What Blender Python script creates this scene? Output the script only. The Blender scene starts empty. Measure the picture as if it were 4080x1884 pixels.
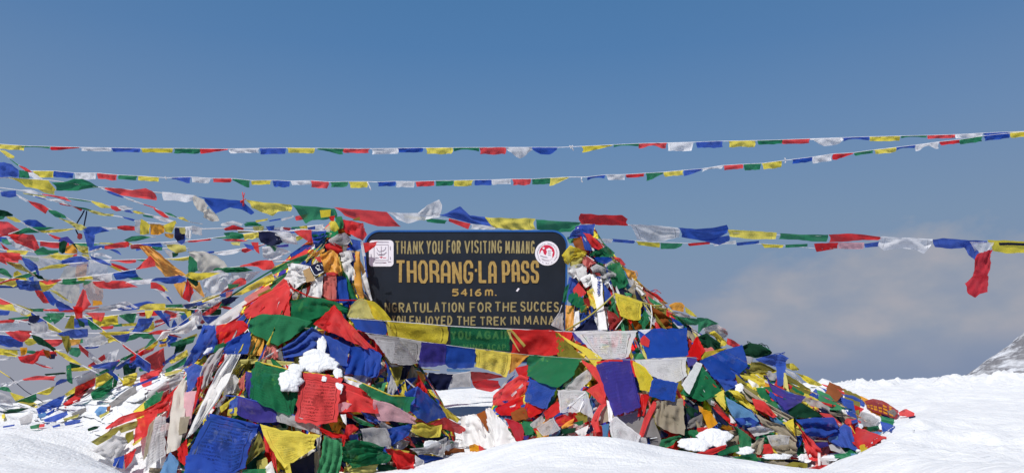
import bpy, bmesh, math, random
import numpy as np
from mathutils import Vector, noise, bvhtree
random.seed(7); np.random.seed(7)
SC = bpy.context.scene; COL = SC.collection
R = math.radians
# ---------------------------------------------------------------- camera
CAMZ = 1.0; PITCH = R(9.9); F = 3533.0; CX, CY = 2040.0, 942.0   # F, CX, CY in photo pixels (4080 wide)
cd = bpy.data.cameras.new('camera'); cam = bpy.data.objects.new('camera', cd); COL.objects.link(cam)
cam.location = (0, 0, CAMZ); cam.rotation_euler = (R(90) + PITCH, 0, 0)
cd.sensor_width = 36; cd.lens = 36 * F / 4080; cd.clip_start = .05; cd.clip_end = 20000
SC.camera = cam
CP, SP = math.cos(PITCH), math.sin(PITCH)
def P(x, y, d):                       # photo pixel + real distance in front of the camera -> point in the world
    u = (x - CX) / F; v = (CY - y) / F
    k = d / (CP - v * SP)
    return Vector((u * k, d, CAMZ + (SP + v * CP) * k))
# ---------------------------------------------------------------- sky and sun
SUN_EL, SUN_AZ = R(55), R(215)        # azimuth clockwise from +Y: behind the camera, to the left
w = bpy.data.worlds.new('World'); SC.world = w; w.use_nodes = True
nt = w.node_tree; nt.nodes.clear()
def N(t, ty, **kw):
    n = t.nodes.new(ty)
    for k, v in kw.items(): setattr(n, k, v)
    return n
def ramp(t, stops, interp='LINEAR'):
    n = N(t, 'ShaderNodeValToRGB'); e = n.color_ramp.elements; n.color_ramp.interpolation = interp
    while len(e) < len(stops): e.new(.5)
    for i, (p, c) in enumerate(stops):
        e[i].position = p; e[i].color = (*c, 1) if len(c) == 3 else c
    return n
def lin(h):
    c = [int(h[i:i+2], 16) / 255 for i in (0, 2, 4)]
    return tuple(x / 12.92 if x <= .04045 else ((x + .055) / 1.055) ** 2.4 for x in c)
def math_(t, op, a, b=None, c=None, clamp=False):
    n = N(t, 'ShaderNodeMath', operation=op); n.use_clamp = clamp
    for i, x in enumerate((a, b, c)):
        if x is None: continue
        if isinstance(x, (int, float)): n.inputs[i].default_value = x
        else: t.links.new(x, n.inputs[i])
    return n.outputs[0]
def mixc(t, f, a, b, bt='MIX'):
    n = N(t, 'ShaderNodeMix', data_type='RGBA', blend_type=bt)
    for s, x in ((n.inputs[0], f), (n.inputs[6], a), (n.inputs[7], b)):
        if isinstance(x, (int, float)): s.default_value = x
        elif isinstance(x, tuple): s.default_value = (*x[:3], 1)
        else: t.links.new(x, s)
    return n.outputs[2]
L = nt.links.new
sky = N(nt, 'ShaderNodeTexSky', sky_type='NISHITA', sun_disc=False, sun_elevation=SUN_EL, sun_rotation=SUN_AZ,
        altitude=5400, air_density=1.0, dust_density=.6, ozone_density=1.2)
tc = N(nt, 'ShaderNodeTexCoord'); nv = N(nt, 'ShaderNodeVectorMath', operation='NORMALIZE'); L(tc.outputs['Generated'], nv.inputs[0])
sp = N(nt, 'ShaderNodeSeparateXYZ'); L(nv.outputs[0], sp.inputs[0])
el = sp.outputs[2]                    # sine of the elevation
# hazy lower air over the pass (what the thin blue turns into towards the horizon), as radiance
hz = ramp(nt, [(0, lin('8c94a6')), (.10, lin('8993a9')), (.24, lin('8394ae')), (.44, lin('7893b1')), (.66, lin('6589b3')), (.86, lin('527dad')), (1, lin('4b78a8'))])
L(math_(nt, 'MULTIPLY', math_(nt, 'ADD', el, .02), 2.2, clamp=True), hz.inputs[0])
sk = N(nt, 'ShaderNodeVectorMath', operation='SCALE'); L(sky.outputs[0], sk.inputs[0]); sk.inputs['Scale'].default_value = .178
f = math_(nt, 'MULTIPLY_ADD', el, 3.0, -1.35, clamp=True)
dim = N(nt, 'ShaderNodeVectorMath', operation='SCALE'); L(hz.outputs[0], dim.inputs[0]); dim.inputs['Scale'].default_value = 1
colr = mixc(nt, f, dim.outputs[0], sk.outputs[0])
# thicker haze away from the middle of the view
ha = math_(nt, 'MULTIPLY', math_(nt, 'MULTIPLY_ADD', math_(nt, 'ABSOLUTE', math_(nt, 'DIVIDE', sp.outputs[0], math_(nt, 'MAXIMUM', math_(nt, 'ABSOLUTE', sp.outputs[1]), .2))), .85, -.12, clamp=True), math_(nt, 'MULTIPLY_ADD', el, -1.7, .95, clamp=True))
colr = mixc(nt, math_(nt, 'MULTIPLY', ha, .92), colr, lin('8390aa'))
# clouds low over the valley, on the right
mp = N(nt, 'ShaderNodeMapping'); mp.inputs['Scale'].default_value = (6.5, 3, 11); L(nv.outputs[0], mp.inputs[0])
n1 = N(nt, 'ShaderNodeTexNoise'); n1.inputs['Scale'].default_value = 1.25; n1.inputs['Detail'].default_value = 6; n1.inputs['Roughness'].default_value = .52; n1.inputs['Distortion'].default_value = .3
L(mp.outputs[0], n1.inputs[0])
# the bank's upper edge rises from about -1 deg at the sign's right to 8 deg further right
az = math_(nt, 'DIVIDE', sp.outputs[0], sp.outputs[1])
top = math_(nt, 'MINIMUM', math_(nt, 'MULTIPLY_ADD', az, .48, .014), .158)
edge = math_(nt, 'SUBTRACT', top, el)
m1 = math_(nt, 'ADD', math_(nt, 'MULTIPLY', edge, 30.0), math_(nt, 'MULTIPLY_ADD', n1.outputs[0], 6.0, -2.9), clamp=True)
m2 = math_(nt, 'MULTIPLY', math_(nt, 'MULTIPLY_ADD', az, 7.0, -.75, clamp=True), math_(nt, 'ADD', math_(nt, 'MULTIPLY', el, 17.0), math_(nt, 'MULTIPLY_ADD', n1.outputs[0], 1.9, -1.25), clamp=True))
m3 = math_(nt, 'GREATER_THAN', sp.outputs[1], 0)
cf = math_(nt, 'MULTIPLY', math_(nt, 'MULTIPLY', m1, m2), m3)
n2 = N(nt, 'ShaderNodeTexNoise'); n2.inputs['Scale'].default_value = 2.6; n2.inputs['Detail'].default_value = 5; L(mp.outputs[0], n2.inputs[0])
cr = ramp(nt, [(.34, lin('909aad')), (.5, lin('9aa0ae')), (.68, lin('a7a7b0'))]); L(n2.outputs[0], cr.inputs[0])
colr = mixc(nt, math_(nt, 'MULTIPLY', cf, .92), colr, cr.outputs[0])
# grey haze low on the left
lh = math_(nt, 'MULTIPLY', math_(nt, 'MULTIPLY', math_(nt, 'MULTIPLY_ADD', az, -4.0, -.55, clamp=True), math_(nt, 'MULTIPLY_ADD', el, -9.0, 1.35, clamp=True)), m3)
colr = mixc(nt, math_(nt, 'MULTIPLY', lh, .85), colr, lin('9a9ca8'))
# darker blue gap of clear air under the bank
gap = math_(nt, 'MULTIPLY', math_(nt, 'MULTIPLY_ADD', el, -16.0, 1.0, clamp=True), math_(nt, 'MULTIPLY', math_(nt, 'MULTIPLY_ADD', az, 4.0, -.5, clamp=True), m3))
colr = mixc(nt, math_(nt, 'MULTIPLY', gap, .6), colr, lin('7488aa'))
bg = N(nt, 'ShaderNodeBackground'); L(colr, bg.inputs[0]); bg.inputs[1].default_value = .84   # with the exposure of +.25 the air shows at its ramp colours
wo = N(nt, 'ShaderNodeOutputWorld'); L(bg.outputs[0], wo.inputs[0])
sl = bpy.data.lights.new('sun', 'SUN'); sl.energy = 4.8; sl.angle = R(.5); sl.color = (1, .96, .9)
so = bpy.data.objects.new('sun', sl); COL.objects.link(so)
SV = Vector((math.sin(SUN_AZ) * math.cos(SUN_EL), math.cos(SUN_AZ) * math.cos(SUN_EL), math.sin(SUN_EL)))
so.rotation_euler = SV.to_track_quat('Z', 'Y').to_euler(); so.location = SV * 40
SC.view_settings.view_transform = 'Standard'; SC.view_settings.look = 'None'; SC.view_settings.exposure = .25; SC.view_settings.gamma = 1
try:
    SC.cycles.transparent_max_bounces = 16; SC.cycles.max_bounces = 8; SC.cycles.transmission_bounces = 6; SC.cycles.diffuse_bounces = 4
except Exception: pass
# ---------------------------------------------------------------- materials
def mat(name):
    m = bpy.data.materials.new(name); m.use_nodes = True; t = m.node_tree; t.nodes.clear()
    o = N(t, 'ShaderNodeOutputMaterial'); return m, t, o
def principled(t, o, rough=.8, spec=.2):
    b = N(t, 'ShaderNodeBsdfPrincipled'); b.inputs['Roughness'].default_value = rough; b.inputs['Specular IOR Level'].default_value = spec
    t.links.new(b.outputs[0], o.inputs[0]); return b
def tex(t, scale, detail=4, rough=.5, coord='Object', dist=0, sc=None):
    c = N(t, 'ShaderNodeTexCoord'); n = N(t, 'ShaderNodeTexNoise')
    n.inputs['Scale'].default_value = scale; n.inputs['Detail'].default_value = detail; n.inputs['Roughness'].default_value = rough; n.inputs['Distortion'].default_value = dist
    s = c.outputs[coord]
    if sc:
        m = N(t, 'ShaderNodeMapping'); m.inputs['Scale'].default_value = sc; t.links.new(s, m.inputs[0]); s = m.outputs[0]
    t.links.new(s, n.inputs[0]); return n.outputs[0]
def bump(t, h, strength, dist):
    b = N(t, 'ShaderNodeBump'); b.inputs['Strength'].default_value = strength; b.inputs['Distance'].default_value = dist
    t.links.new(h, b.inputs['Height']); return b.outputs[0]
PAL = {  # dyed cloth, linear base colours
 'R': ((.72, .026, .027), 'red'), 'W': ((.74, .74, .77), 'white'), 'B': ((.022, .080, .43), 'blue'), 'Y': ((.80, .66, .06), 'yellow'),
 'G': ((.016, .185, .076), 'green'), 'O': ((.80, .36, .018), 'orange'), 'P': ((.050, .038, .29), 'purple'), 'K': ((.010, .014, .055), 'dark navy'),
 'L': ((.10, .26, .50), 'light blue'), 'C': ((.66, .62, .55), 'cream'), 'S': ((.55, .54, .55), 'grey white'), 'k': ((.66, .17, .15), 'salmon pink'),
 'q': ((.72, .40, .45), 'pale pink'), 'T': ((.36, .31, .23), 'weathered beige'), 'V': ((.25, .22, .035), 'olive'), 'D': ((.008, .055, .028), 'dark green'),
 'm': ((.32, .03, .03), 'maroon'), 'U': ((.30, .08, .012), 'rust brown'), 'g': ((.06, .30, .13), 'bright green'), 'y': ((.62, .56, .16), 'pale yellow'),
 'A': ((.22, .21, .21), 'grey'), 'N': ((.50, .33, .16), 'tan'), 'e': ((.68, .48, .40), 'peach'), 'r': ((.44, .008, .024), 'crimson'), 'E': ((.90, .90, .90), 'bright white')}
_cm = {}
def cloth(c, pr=0., sh=0., satin=False):
    key = (c, round(pr, 1), round(sh, 2), satin)
    if key in _cm: return _cm[key]
    m, t, o = mat('cloth_' + PAL[c][1].replace(' ', '_')); ln = t.links.new
    base = PAL[c][0]
    oi = N(t, 'ShaderNodeObjectInfo')
    hs = N(t, 'ShaderNodeHueSaturation'); hs.inputs['Color'].default_value = (*base, 1)
    ln(math_(t, 'MULTIPLY_ADD', oi.outputs['Random'], .26, .87), hs.inputs['Value'])
    ln(math_(t, 'MULTIPLY_ADD', oi.outputs['Random'], -.10, 1.03), hs.inputs['Saturation'])
    dirt = tex(t, 9, 5, .6)
    dr = ramp(t, [(.34, (.80, .79, .78)), (.62, (1, 1, 1))]); ln(dirt, dr.inputs[0])
    colr = mixc(t, .55, hs.outputs[0], dr.outputs[0], 'MULTIPLY')
    # uneven bleaching by the sun
    bl = math_(t, 'MULTIPLY', math_(t, 'MULTIPLY_ADD', tex(t, 5, 4, .55), 3.0, -1.35, clamp=True), math_(t, 'MULTIPLY_ADD', math_(t, 'FRACT', math_(t, 'MULTIPLY', oi.outputs['Random'], 7.31)), .42, -.06, clamp=True))
    mean = sum(base) / 3; pale = tuple(.55 * x + .45 * (mean * .6 + .26) for x in base); colr = mixc(t, bl, colr, pale)
    uv = N(t, 'ShaderNodeUVMap'); sp = N(t, 'ShaderNodeSeparateXYZ'); ln(uv.outputs[0], sp.inputs[0]); u, v = sp.outputs[0], sp.outputs[1]
    if pr > 0:
        # woodblock print: rows of broken script in a ruled frame round a dark central figure
        row = math_(t, 'FRACT', math_(t, 'MULTIPLY', v, 15.0)); line = math_(t, 'LESS_THAN', math_(t, 'ABSOLUTE', math_(t, 'SUBTRACT', row, .5)), .30)
        nm = N(t, 'ShaderNodeTexNoise'); nm.inputs['Scale'].default_value = 1; nm.inputs['Detail'].default_value = 2
        mp = N(t, 'ShaderNodeMapping'); mp.inputs['Scale'].default_value = (42, 24, 1); ln(uv.outputs[0], mp.inputs[0]); ln(mp.outputs[0], nm.inputs[0])
        wr = math_(t, 'GREATER_THAN', nm.outputs[0], .46)
        du = math_(t, 'ABSOLUTE', math_(t, 'SUBTRACT', u, .5)); dv = math_(t, 'ABSOLUTE', math_(t, 'SUBTRACT', v, .53))
        ed = math_(t, 'MAXIMUM', du, dv)
        inside = math_(t, 'LESS_THAN', ed, .37)
        frame = math_(t, 'LESS_THAN', math_(t, 'ABSOLUTE', math_(t, 'SUBTRACT', ed, .405)), .011)
        rr = math_(t, 'ADD', math_(t, 'POWER', math_(t, 'MULTIPLY', du, 1.0), 2.0), math_(t, 'POWER', dv, 2.0))
        mid = math_(t, 'LESS_THAN', math_(t, 'ADD', rr, math_(t, 'MULTIPLY_ADD', nm.outputs[0], .04, -.02)), .020)
        fade = ramp(t, [(.36, (.25,) * 3), (.6, (1,) * 3)]); ln(tex(t, 4, 3, .5, 'UV'), fade.inputs[0])
        script = math_(t, 'MULTIPLY', math_(t, 'MULTIPLY', line, wr), inside)
        ink = math_(t, 'MAXIMUM', math_(t, 'MAXIMUM', math_(t, 'MULTIPLY', script, .8), frame), math_(t, 'MULTIPLY', mid, math_(t, 'MULTIPLY_ADD', nm.outputs[0], 1.2, .1)))
        ink = math_(t, 'MULTIPLY', math_(t, 'MULTIPLY', ink, fade.outputs[0]), pr, clamp=True)
        dk = tuple(x * .16 + .004 for x in base)
        colr = mixc(t, ink, colr, dk)
    # stitched hem along the top
    if not satin:
        hem = math_(t, 'LESS_THAN', math_(t, 'ABSOLUTE', math_(t, 'SUBTRACT', v, .085)), .012)
        colr = mixc(t, math_(t, 'MULTIPLY', hem, .35), colr, tuple(x * .45 for x in base))
    crease = tex(t, 20 if not satin else 12, 2, .5, 'Object', 1.0)
    nb = bump(t, crease, .28, .008)
    d = N(t, 'ShaderNodeBsdfPrincipled'); d.inputs['Roughness'].default_value = .45 if satin else .85
    d.inputs['Specular IOR Level'].default_value = .35 if satin else .12
    ln(colr, d.inputs['Base Color']); ln(nb, d.inputs['Normal'])
    tr = N(t, 'ShaderNodeBsdfTranslucent'); ln(colr, tr.inputs[0]); ln(nb, tr.inputs['Normal'])
    mx = N(t, 'ShaderNodeMixShader'); mx.inputs[0].default_value = .48; ln(d.outputs[0], mx.inputs[1]); ln(tr.outputs[0], mx.inputs[2])
    s = mx.outputs[0]
    if sh > 0:
        tp = N(t, 'ShaderNodeBsdfTransparent'); tint = tuple(.35 + .65 * x / max(base) for x in base); tp.inputs[0].default_value = (*tint, 1)
        m2 = N(t, 'ShaderNodeMixShader'); m2.inputs[0].default_value = sh; ln(s, m2.inputs[1]); ln(tp.outputs[0], m2.inputs[2]); s = m2.outputs[0]
    ln(s, o.inputs[0]); _cm[key] = m; return m
def plain(name, c, rough=.7, spec=.2, var=.15, scale=12, bs=0.):
    m, t, o = mat(name); b = principled(t, o, rough, spec)
    r = ramp(t, [(.3, tuple(x * (1 - var) for x in c)), (.7, tuple(min(1, x * (1 + var)) for x in c))]); n = tex(t, scale, 5, .6)
    t.links.new(n, r.inputs[0]); t.links.new(r.outputs[0], b.inputs['Base Color'])
    if bs: t.links.new(bump(t, n, bs, .01), b.inputs['Normal'])
    return m
# ---------------------------------------------------------------- object helpers
def tag(o, label=None, cat=None, group=None, kind=None):
    if label: o['label'] = label
    if cat: o['category'] = cat
    if group: o['group'] = group
    if kind: o['kind'] = kind
    return o
def mesh(name, verts, faces, mats, parent=None, uvs=None, smooth=True, fm=None):
    org = Vector(parent['_org']) if parent is not None and '_org' in parent else Vector((0, 0, 0))
    me = bpy.data.meshes.new(name)
    me.from_pydata([tuple(Vector(v) - org) for v in verts], [], faces)
    for m in (mats if isinstance(mats, (list, tuple)) else [mats]): me.materials.append(m)
    if fm: me.polygons.foreach_set('material_index', fm)
    if uvs is not None:
        ul = me.uv_layers.new(name='UVMap'); li = np.empty(len(me.loops), np.int32); me.loops.foreach_get('vertex_index', li)
        ul.data.foreach_set('uv', np.asarray(uvs, np.float32)[li].ravel())
    if smooth: me.polygons.foreach_set('use_smooth', [True] * len(me.polygons))
    me.update()
    o = bpy.data.objects.new(name, me); COL.objects.link(o)
    if parent is not None: o.parent = parent
    return o
def rebase(o):                        # a single-mesh thing: move its origin to its own base
    me = o.data; n = len(me.vertices); a = np.empty(n * 3, np.float32); me.vertices.foreach_get('co', a); a = a.reshape(-1, 3)
    c = np.array([a[:, 0].mean(), a[:, 1].mean(), a[:, 2].min()], np.float32)
    me.vertices.foreach_set('co', (a - c).ravel()); o.location = c.tolist(); me.update(); return o
def empty(name, loc):
    o = bpy.data.objects.new(name, None); o.empty_display_size = .1; COL.objects.link(o); o.location = loc; o['_org'] = tuple(loc); return o
def tube(pts, r, sides=5):
    V, Fc = [], []; pts = [Vector(p) for p in pts]
    for i, p in enumerate(pts):
        t = (pts[min(i + 1, len(pts) - 1)] - pts[max(i - 1, 0)]).normalized()
        a = t.cross(Vector((0, 0, 1)));  a = a.normalized() if a.length > 1e-4 else Vector((1, 0, 0)); b = t.cross(a)
        for k in range(sides):
            an = 2 * math.pi * k / sides; V.append(p + (a * math.cos(an) + b * math.sin(an)) * r)
    for i in range(len(pts) - 1):
        for k in range(sides):
            k2 = (k + 1) % sides; Fc.append((i * sides + k, i * sides + k2, (i + 1) * sides + k2, (i + 1) * sides + k))
    Fc.append(tuple(range(sides - 1, -1, -1))); Fc.append(tuple((len(pts) - 1) * sides + k for k in range(sides)))
    return V, Fc
# ---------------------------------------------------------------- ground: one sheet of snow over the pass
GC = [(2290,1722,4.6,1.),(2040,1750,4.6,1.),(1850,1808,4.6,1.),(1650,1890,4.6,1.),(2500,1760,4.6,1.),(2750,1808,4.6,1.),(3000,1845,4.7,1.),(3250,1885,4.8,1.),
 (2200,1880,3.6,1.),(2500,1900,3.6,1.),(1500,2000,4.2,1.),(2300,1800,5.6,1.),(2000,1850,5.6,1.),(2700,1880,5.6,1.),
 (1000,1960,5.6,1.),(700,1950,5.6,1.),(1500,1950,5.6,1.),
 (0,1755,4.9,1.),(150,1768,4.9,1.),(300,1800,4.9,1.),(370,1850,5.0,1.),(430,1910,5.0,1.),(620,2000,5.0,1.),(0,1860,4.0,1.),(250,1900,4.2,1.),
 (0,1660,7.0,1.),(150,1650,7.6,1.),(300,1640,7.6,1.),(500,1600,7.9,1.),(450,1700,6.6,1.),(480,1560,7.3,1.),(620,1490,7.4,1.),(400,1610,7.2,1.),(720,1540,7.0,1.),(560,1640,6.7,1.),(620,1730,6.3,1.),(300,1660,7.2,1.),(760,1440,7.6,1.),(0,1618,9.5,1.),(200,1615,9.5,1.),(-300,1615,9.5,1.),(-400,1760,5.2,1.),
 (3360,1884,5.0,1.),(3440,1800,5.5,1.),(3530,1730,6.0,1.),(3610,1690,6.6,1.),(3660,1640,7.4,1.),(3560,1600,8.8,1.),(3480,1560,9.6,1.),
 (3380,1540,11.,1.),(3500,1524,11.,1.),(3700,1512,11.5,1.),(3900,1496,12.,1.),(4080,1490,12.,1.),(4400,1485,12,1.),(4000,1690,7.2,1.),(3800,1700,7.2,1.),(4080,1800,5.6,1.),(3700,1830,5.4,1.),(4000,1900,4.6,1.),(4400,1800,5.6,1.),
 (1750,1556,10.,1.),(1900,1548,10.,1.),(1300,1560,10.,1.),(1700,1640,8.4,1.),(1850,1690,7.9,1.),(2200,1552,10.2,1.),(2600,1545,10.6,1.),(3000,1545,11,1.),(900,1580,10,1.),(600,1600,9.8,1.),
 (2900,1930,6.2,1.),(2400,1800,6.9,1.),(1100,1850,7.0,1.),(3100,1950,5.9,1.),(3250,1960,5.5,1.),(3000,1990,5.3,1.),(2700,1930,5.9,1.),(3300,1850,6.2,1.),(3150,1850,6.8,1.),(900,2060,5.3,1.),(1300,2060,5.3,1.),(680,2040,5.3,1.),(1550,2030,5.4,1.),(560,1960,5.8,1.)]
gp = np.array([P(a, b, c) for a, b, c, _ in GC])
def idw(x, y, pw=3.2):
    d2 = (x[..., None] - gp[:, 0]) ** 2 + ((y[..., None] - gp[:, 1])) ** 2 + .02
    wt = d2 ** (-pw / 2); return (wt * gp[:, 2]).sum(-1) / wt.sum(-1)
xs = np.concatenate([-np.geomspace(3000, 7.2, 18), np.arange(-7, 7.01, .05), np.geomspace(7.2, 3000, 18)])
ys = np.concatenate([np.linspace(-40, .5, 8), np.arange(.7, 13.2, .05), np.geomspace(13.4, 4000, 22)])
GX, GY = np.meshgrid(xs, ys)
GZ = idw(np.clip(GX, -7, 7), np.clip(GY, 1.5, 12.5))
def blur(a, r):
    for ax in (0, 1):
        p = np.pad(a, [(r, r) if k == ax else (0, 0) for k in (0, 1)], 'edge'); c = np.cumsum(p, ax); n = 2 * r + 1
        z = np.take(c, range(n - 1, c.shape[ax]), ax).copy(); lo = np.take(c, range(0, c.shape[ax] - n), ax)
        if ax == 0: z[1:] -= lo
        else: z[:, 1:] -= lo
        a = z / n
    return a
GZ = blur(blur(GZ, 3), 3)
far_ = blur(blur(blur(GZ, 9), 9), 9); wf = np.clip((GY - 5.6) / 1.2, 0, 1) * (GX > 1.2); GZ = GZ * (1 - wf) + far_ * wf
# snow drifted up against the left heap
ra, rb = P(720, 1462, 7.45), P(120, 1632, 7.7); dx, dy = rb.x - ra.x, rb.y - ra.y; L2 = dx * dx + dy * dy
tt = np.clip(((GX - ra.x) * dx + (GY - ra.y) * dy) / L2, 0, 1); px_, py_ = ra.x + dx * tt, ra.y + dy * tt
ds = np.hypot(GX - px_, GY - py_); rz = ra.z + (rb.z - ra.z) * tt - .62 * (np.sqrt(ds ** 2 + .04) - .2) - np.maximum(0, GY - py_) * .25
GZ = np.where(GY < 12, (GZ + rz) / 2 + np.sqrt(((GZ - rz) / 2) ** 2 + .0016), GZ)
# banks shovelled and blown up at the lower corners
bl_ = np.array([P(3340, 1890, 4.9), P(3440, 1800, 5.5), P(3530, 1735, 6.0), P(3620, 1690, 6.6), P(3680, 1640, 7.4), P(3600, 1590, 9)])
xl_ = np.interp(GY, bl_[:, 1], bl_[:, 0]); s_ = np.clip((GX - xl_ + .22) / .42, 0, 1); s_ = s_ * s_ * (3 - 2 * s_)
GZ = GZ + .13 * s_ * np.exp(-np.maximum(0, GX - xl_) / 1.6) * np.clip((9 - GY) / 2, 0, 1)
mb = P(-160, 1800, 4.7); GZ = GZ + .07 * np.exp(-((GX - mb.x) / 1.0) ** 2 - ((GY - mb.y) / .8) ** 2)
fall = np.maximum(0, GY - 12.5); GZ -= fall ** 1.25 * .12
GZ -= np.minimum(np.maximum(0, np.abs(GX) - 7) ** 1.1 * .03, 120)
near = (np.abs(GX) < 7.05) & (GY > .6) & (GY < 13.3)
for i in range(GX.shape[0]):
    for j in range(GX.shape[1]):
        if near[i, j]:
            x, y = GX[i, j], GY[i, j]
            a = noise.fractal(Vector((x * 1.1, y * 1.4, 3)), .9, 2.1, 4) * .035
            rg = max(0., min(1., (x - 1.6) / 1.0)) * max(0., min(1., (6.8 - y) / .8))   # trampled, lumpy bank on the right
            b = noise.noise(Vector((x * 9, y * 9, 1))) * .012 + noise.noise(Vector((x * 22, y * 20, 7))) * .004
            cr = max(0., 1 - abs(y - 11) / 1.3) * max(0., noise.fractal(Vector((x * 4.5, y * 2.5, 11)), .6, 2.2, 5)) * .13 * (x > 2)
            lf = max(0., min(1., (-1.5 - x) / .6)) * max(0., min(1., (y - 5.9) / .7)) * max(0., min(1., (9 - y) / 1.))   # lumpy snow over buried flags on the left
            md = noise.fractal(Vector((x * 3.1, y * 3.6, 21)), .8, 2.2, 4) * .045
            GZ[i, j] += a + b * (.35 + 1.3 * rg + 1.5 * lf) + cr + md * (rg + 1.2 * lf)
nx, ny = len(xs), len(ys)
def snow_mat(name, lump):
    m, t, o = mat(name); b = principled(t, o, .75, .25)
    n = tex(t, 7, 8, .62); r = ramp(t, [(.3, (.515, .53, .56)), (.6, (.605, .615, .63))]); t.links.new(n, r.inputs[0]); t.links.new(r.outputs[0], b.inputs['Base Color'])
    b.inputs['Subsurface Weight'].default_value = .15; b.inputs['Subsurface Radius'].default_value = (.02, .025, .03); b.inputs['Subsurface Scale'].default_value = .5
    h = math_(t, 'ADD', math_(t, 'MULTIPLY', tex(t, 55, 6, .65, sc=(1, .45, 1)), .6), math_(t, 'MULTIPLY', tex(t, 13, 5, .6, sc=(.5, 1.4, 1)), 1.0))
    t.links.new(bump(t, h, lump, .05), b.inputs['Normal']); return m
SNOW = snow_mat('wind_packed_snow', .55)
idx = np.arange(nx * ny).reshape(ny, nx)
gf = np.stack([idx[:-1, :-1], idx[:-1, 1:], idx[1:, 1:], idx[1:, :-1]], -1).reshape(-1, 4).tolist()
gv = np.stack([GX, GY, GZ], -1).reshape(-1, 3)
tag(mesh('snow_ground', gv.tolist(), gf, SNOW), kind='structure')
def ground_z(x, y):
    i = min(max(int(np.searchsorted(xs, x)), 1), nx - 1); j = min(max(int(np.searchsorted(ys, y)), 1), ny - 1); return GZ[j, i]
# far slope on the right: rock ribs under snow
mv, mf = [], []; mnx, mny = 130, 60
for j in range(mny):
    for i in range(mnx):
        q = j / (mny - 1); s = i / (mnx - 1)
        px = 3780 + 900 * s; D = 420 + 160 * q
        ridge = 1515 - (px - 3835) * .62 - max(0, px - 4000) * .10
        base = P(px, 1700, D); crest = P(px, ridge, D)
        h = crest.z - base.z
        k = math.sin(min(1, q * 1.15) * math.pi / 2)
        n = noise.fractal(Vector((px * .012 + q * 9, q * 5 - px * .004, 2)), .8, 2.2, 6)
        mv.append((base.x, D, base.z + h * k + n * 3.2 * (1 - .5 * q)))
for j in range(mny - 1):
    for i in range(mnx - 1): a = j * mnx + i; mf.append((a, a + 1, a + 1 + mnx, a + mnx))
m, t, o = mat('snowy_rock'); b = principled(t, o, .9, .1)
c = N(t, 'ShaderNodeTexCoord'); mp = N(t, 'ShaderNodeMapping'); mp.inputs['Rotation'].default_value = (0, R(35), 0); mp.inputs['Scale'].default_value = (.03, .05, .25)
t.links.new(c.outputs['Object'], mp.inputs[0]); nn = N(t, 'ShaderNodeTexNoise'); nn.inputs['Scale'].default_value = 1; nn.inputs['Detail'].default_value = 9; nn.inputs['Roughness'].default_value = .68; t.links.new(mp.outputs[0], nn.inputs[0])
r = ramp(t, [(.37, (.58, .60, .64)), (.47, (.38, .39, .42)), (.56, (.16, .16, .175))]); t.links.new(nn.outputs[0], r.inputs[0]); t.links.new(r.outputs[0], b.inputs['Base Color'])
t.links.new(bump(t, nn.outputs[0], 1, 2.5), b.inputs['Normal'])
tag(mesh('mountain_slope', mv, mf, m), kind='structure')
# ---------------------------------------------------------------- the two heaps of old flags: closed bodies the newer flags lie on
def body(rows, name):
    rows = sorted(rows); Y = [r[0] for r in rows]; V, Fc = [], []; nr, na = 54, 60
    yy = np.linspace(Y[0], Y[-1], nr)
    g = lambda k: np.interp(yy, Y, [r[k] for r in rows])
    xl, xr, ax, ry = g(1), g(2), g(3), g(4)
    for j in range(nr):
        a = P((xl[j] + xr[j]) / 2, yy[j], ax[j]); hw = (xr[j] - xl[j]) / 2 * ax[j] / F
        for i in range(na):
            an = 2 * math.pi * i / na; sx, sy = math.cos(an), math.sin(an)
            k = 1 + .10 * noise.noise(Vector((sx * 2.2 + xl[0] * .01, sy * 2.2, j * .14)))
            V.append((a.x + hw * sx * (k if abs(sx) < .8 else 1) * .97, a.y + ry[j] * sy * k, a.z))
    for j in range(nr - 1):
        for i in range(na): i2 = (i + 1) % na; Fc.append((j * na + i, (j + 1) * na + i, (j + 1) * na + i2, j * na + i2))
    Fc.append(tuple(range(na))); Fc.append(tuple((nr - 1) * na + i for i in range(na - 1, -1, -1)))
    return V, Fc
LEFT = [(895,1310,1375,8.02,.10),(960,1230,1400,8.0,.16),(1020,1150,1440,7.97,.24),(1150,1030,1450,7.85,.38),(1300,880,1560,7.65,.58),(1450,760,1680,7.45,.75),(1600,690,1770,7.3,.9),(1750,600,1825,7.15,1.0),(1960,520,1830,7.05,1.05)]
RIGHT = [(905,2290,2370,8.02,.10),(960,2295,2400,8.0,.14),(1060,2270,2490,7.97,.24),(1150,2280,2575,7.93,.32),(1300,2250,2750,7.82,.45),(1400,2180,2900,7.7,.58),(1500,2060,3090,7.55,.72),(1600,1960,3330,7.4,.85),(1700,1900,3480,7.25,.95),(1800,1880,3440,7.15,1.0),(1960,1860,3350,7.1,1.0)]
m, t, o = mat('buried_cloth'); b = principled(t, o, .95, .05)
c = N(t, 'ShaderNodeTexCoord'); vo = N(t, 'ShaderNodeTexVoronoi'); vo.inputs['Scale'].default_value = 15; vo.inputs['Randomness'].default_value = 1
nz = N(t, 'ShaderNodeTexNoise'); nz.inputs['Scale'].default_value = 8; mxv = N(t, 'ShaderNodeVectorMath', operation='MULTIPLY_ADD'); mxv.inputs[1].default_value = (.12,) * 3
t.links.new(c.outputs['Object'], nz.inputs[0]); t.links.new(nz.outputs['Color'], mxv.inputs[0]); t.links.new(c.outputs['Object'], mxv.inputs[2]); t.links.new(mxv.outputs[0], vo.inputs[0])
spx = N(t, 'ShaderNodeSeparateColor'); t.links.new(vo.outputs['Color'], spx.inputs[0])
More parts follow.
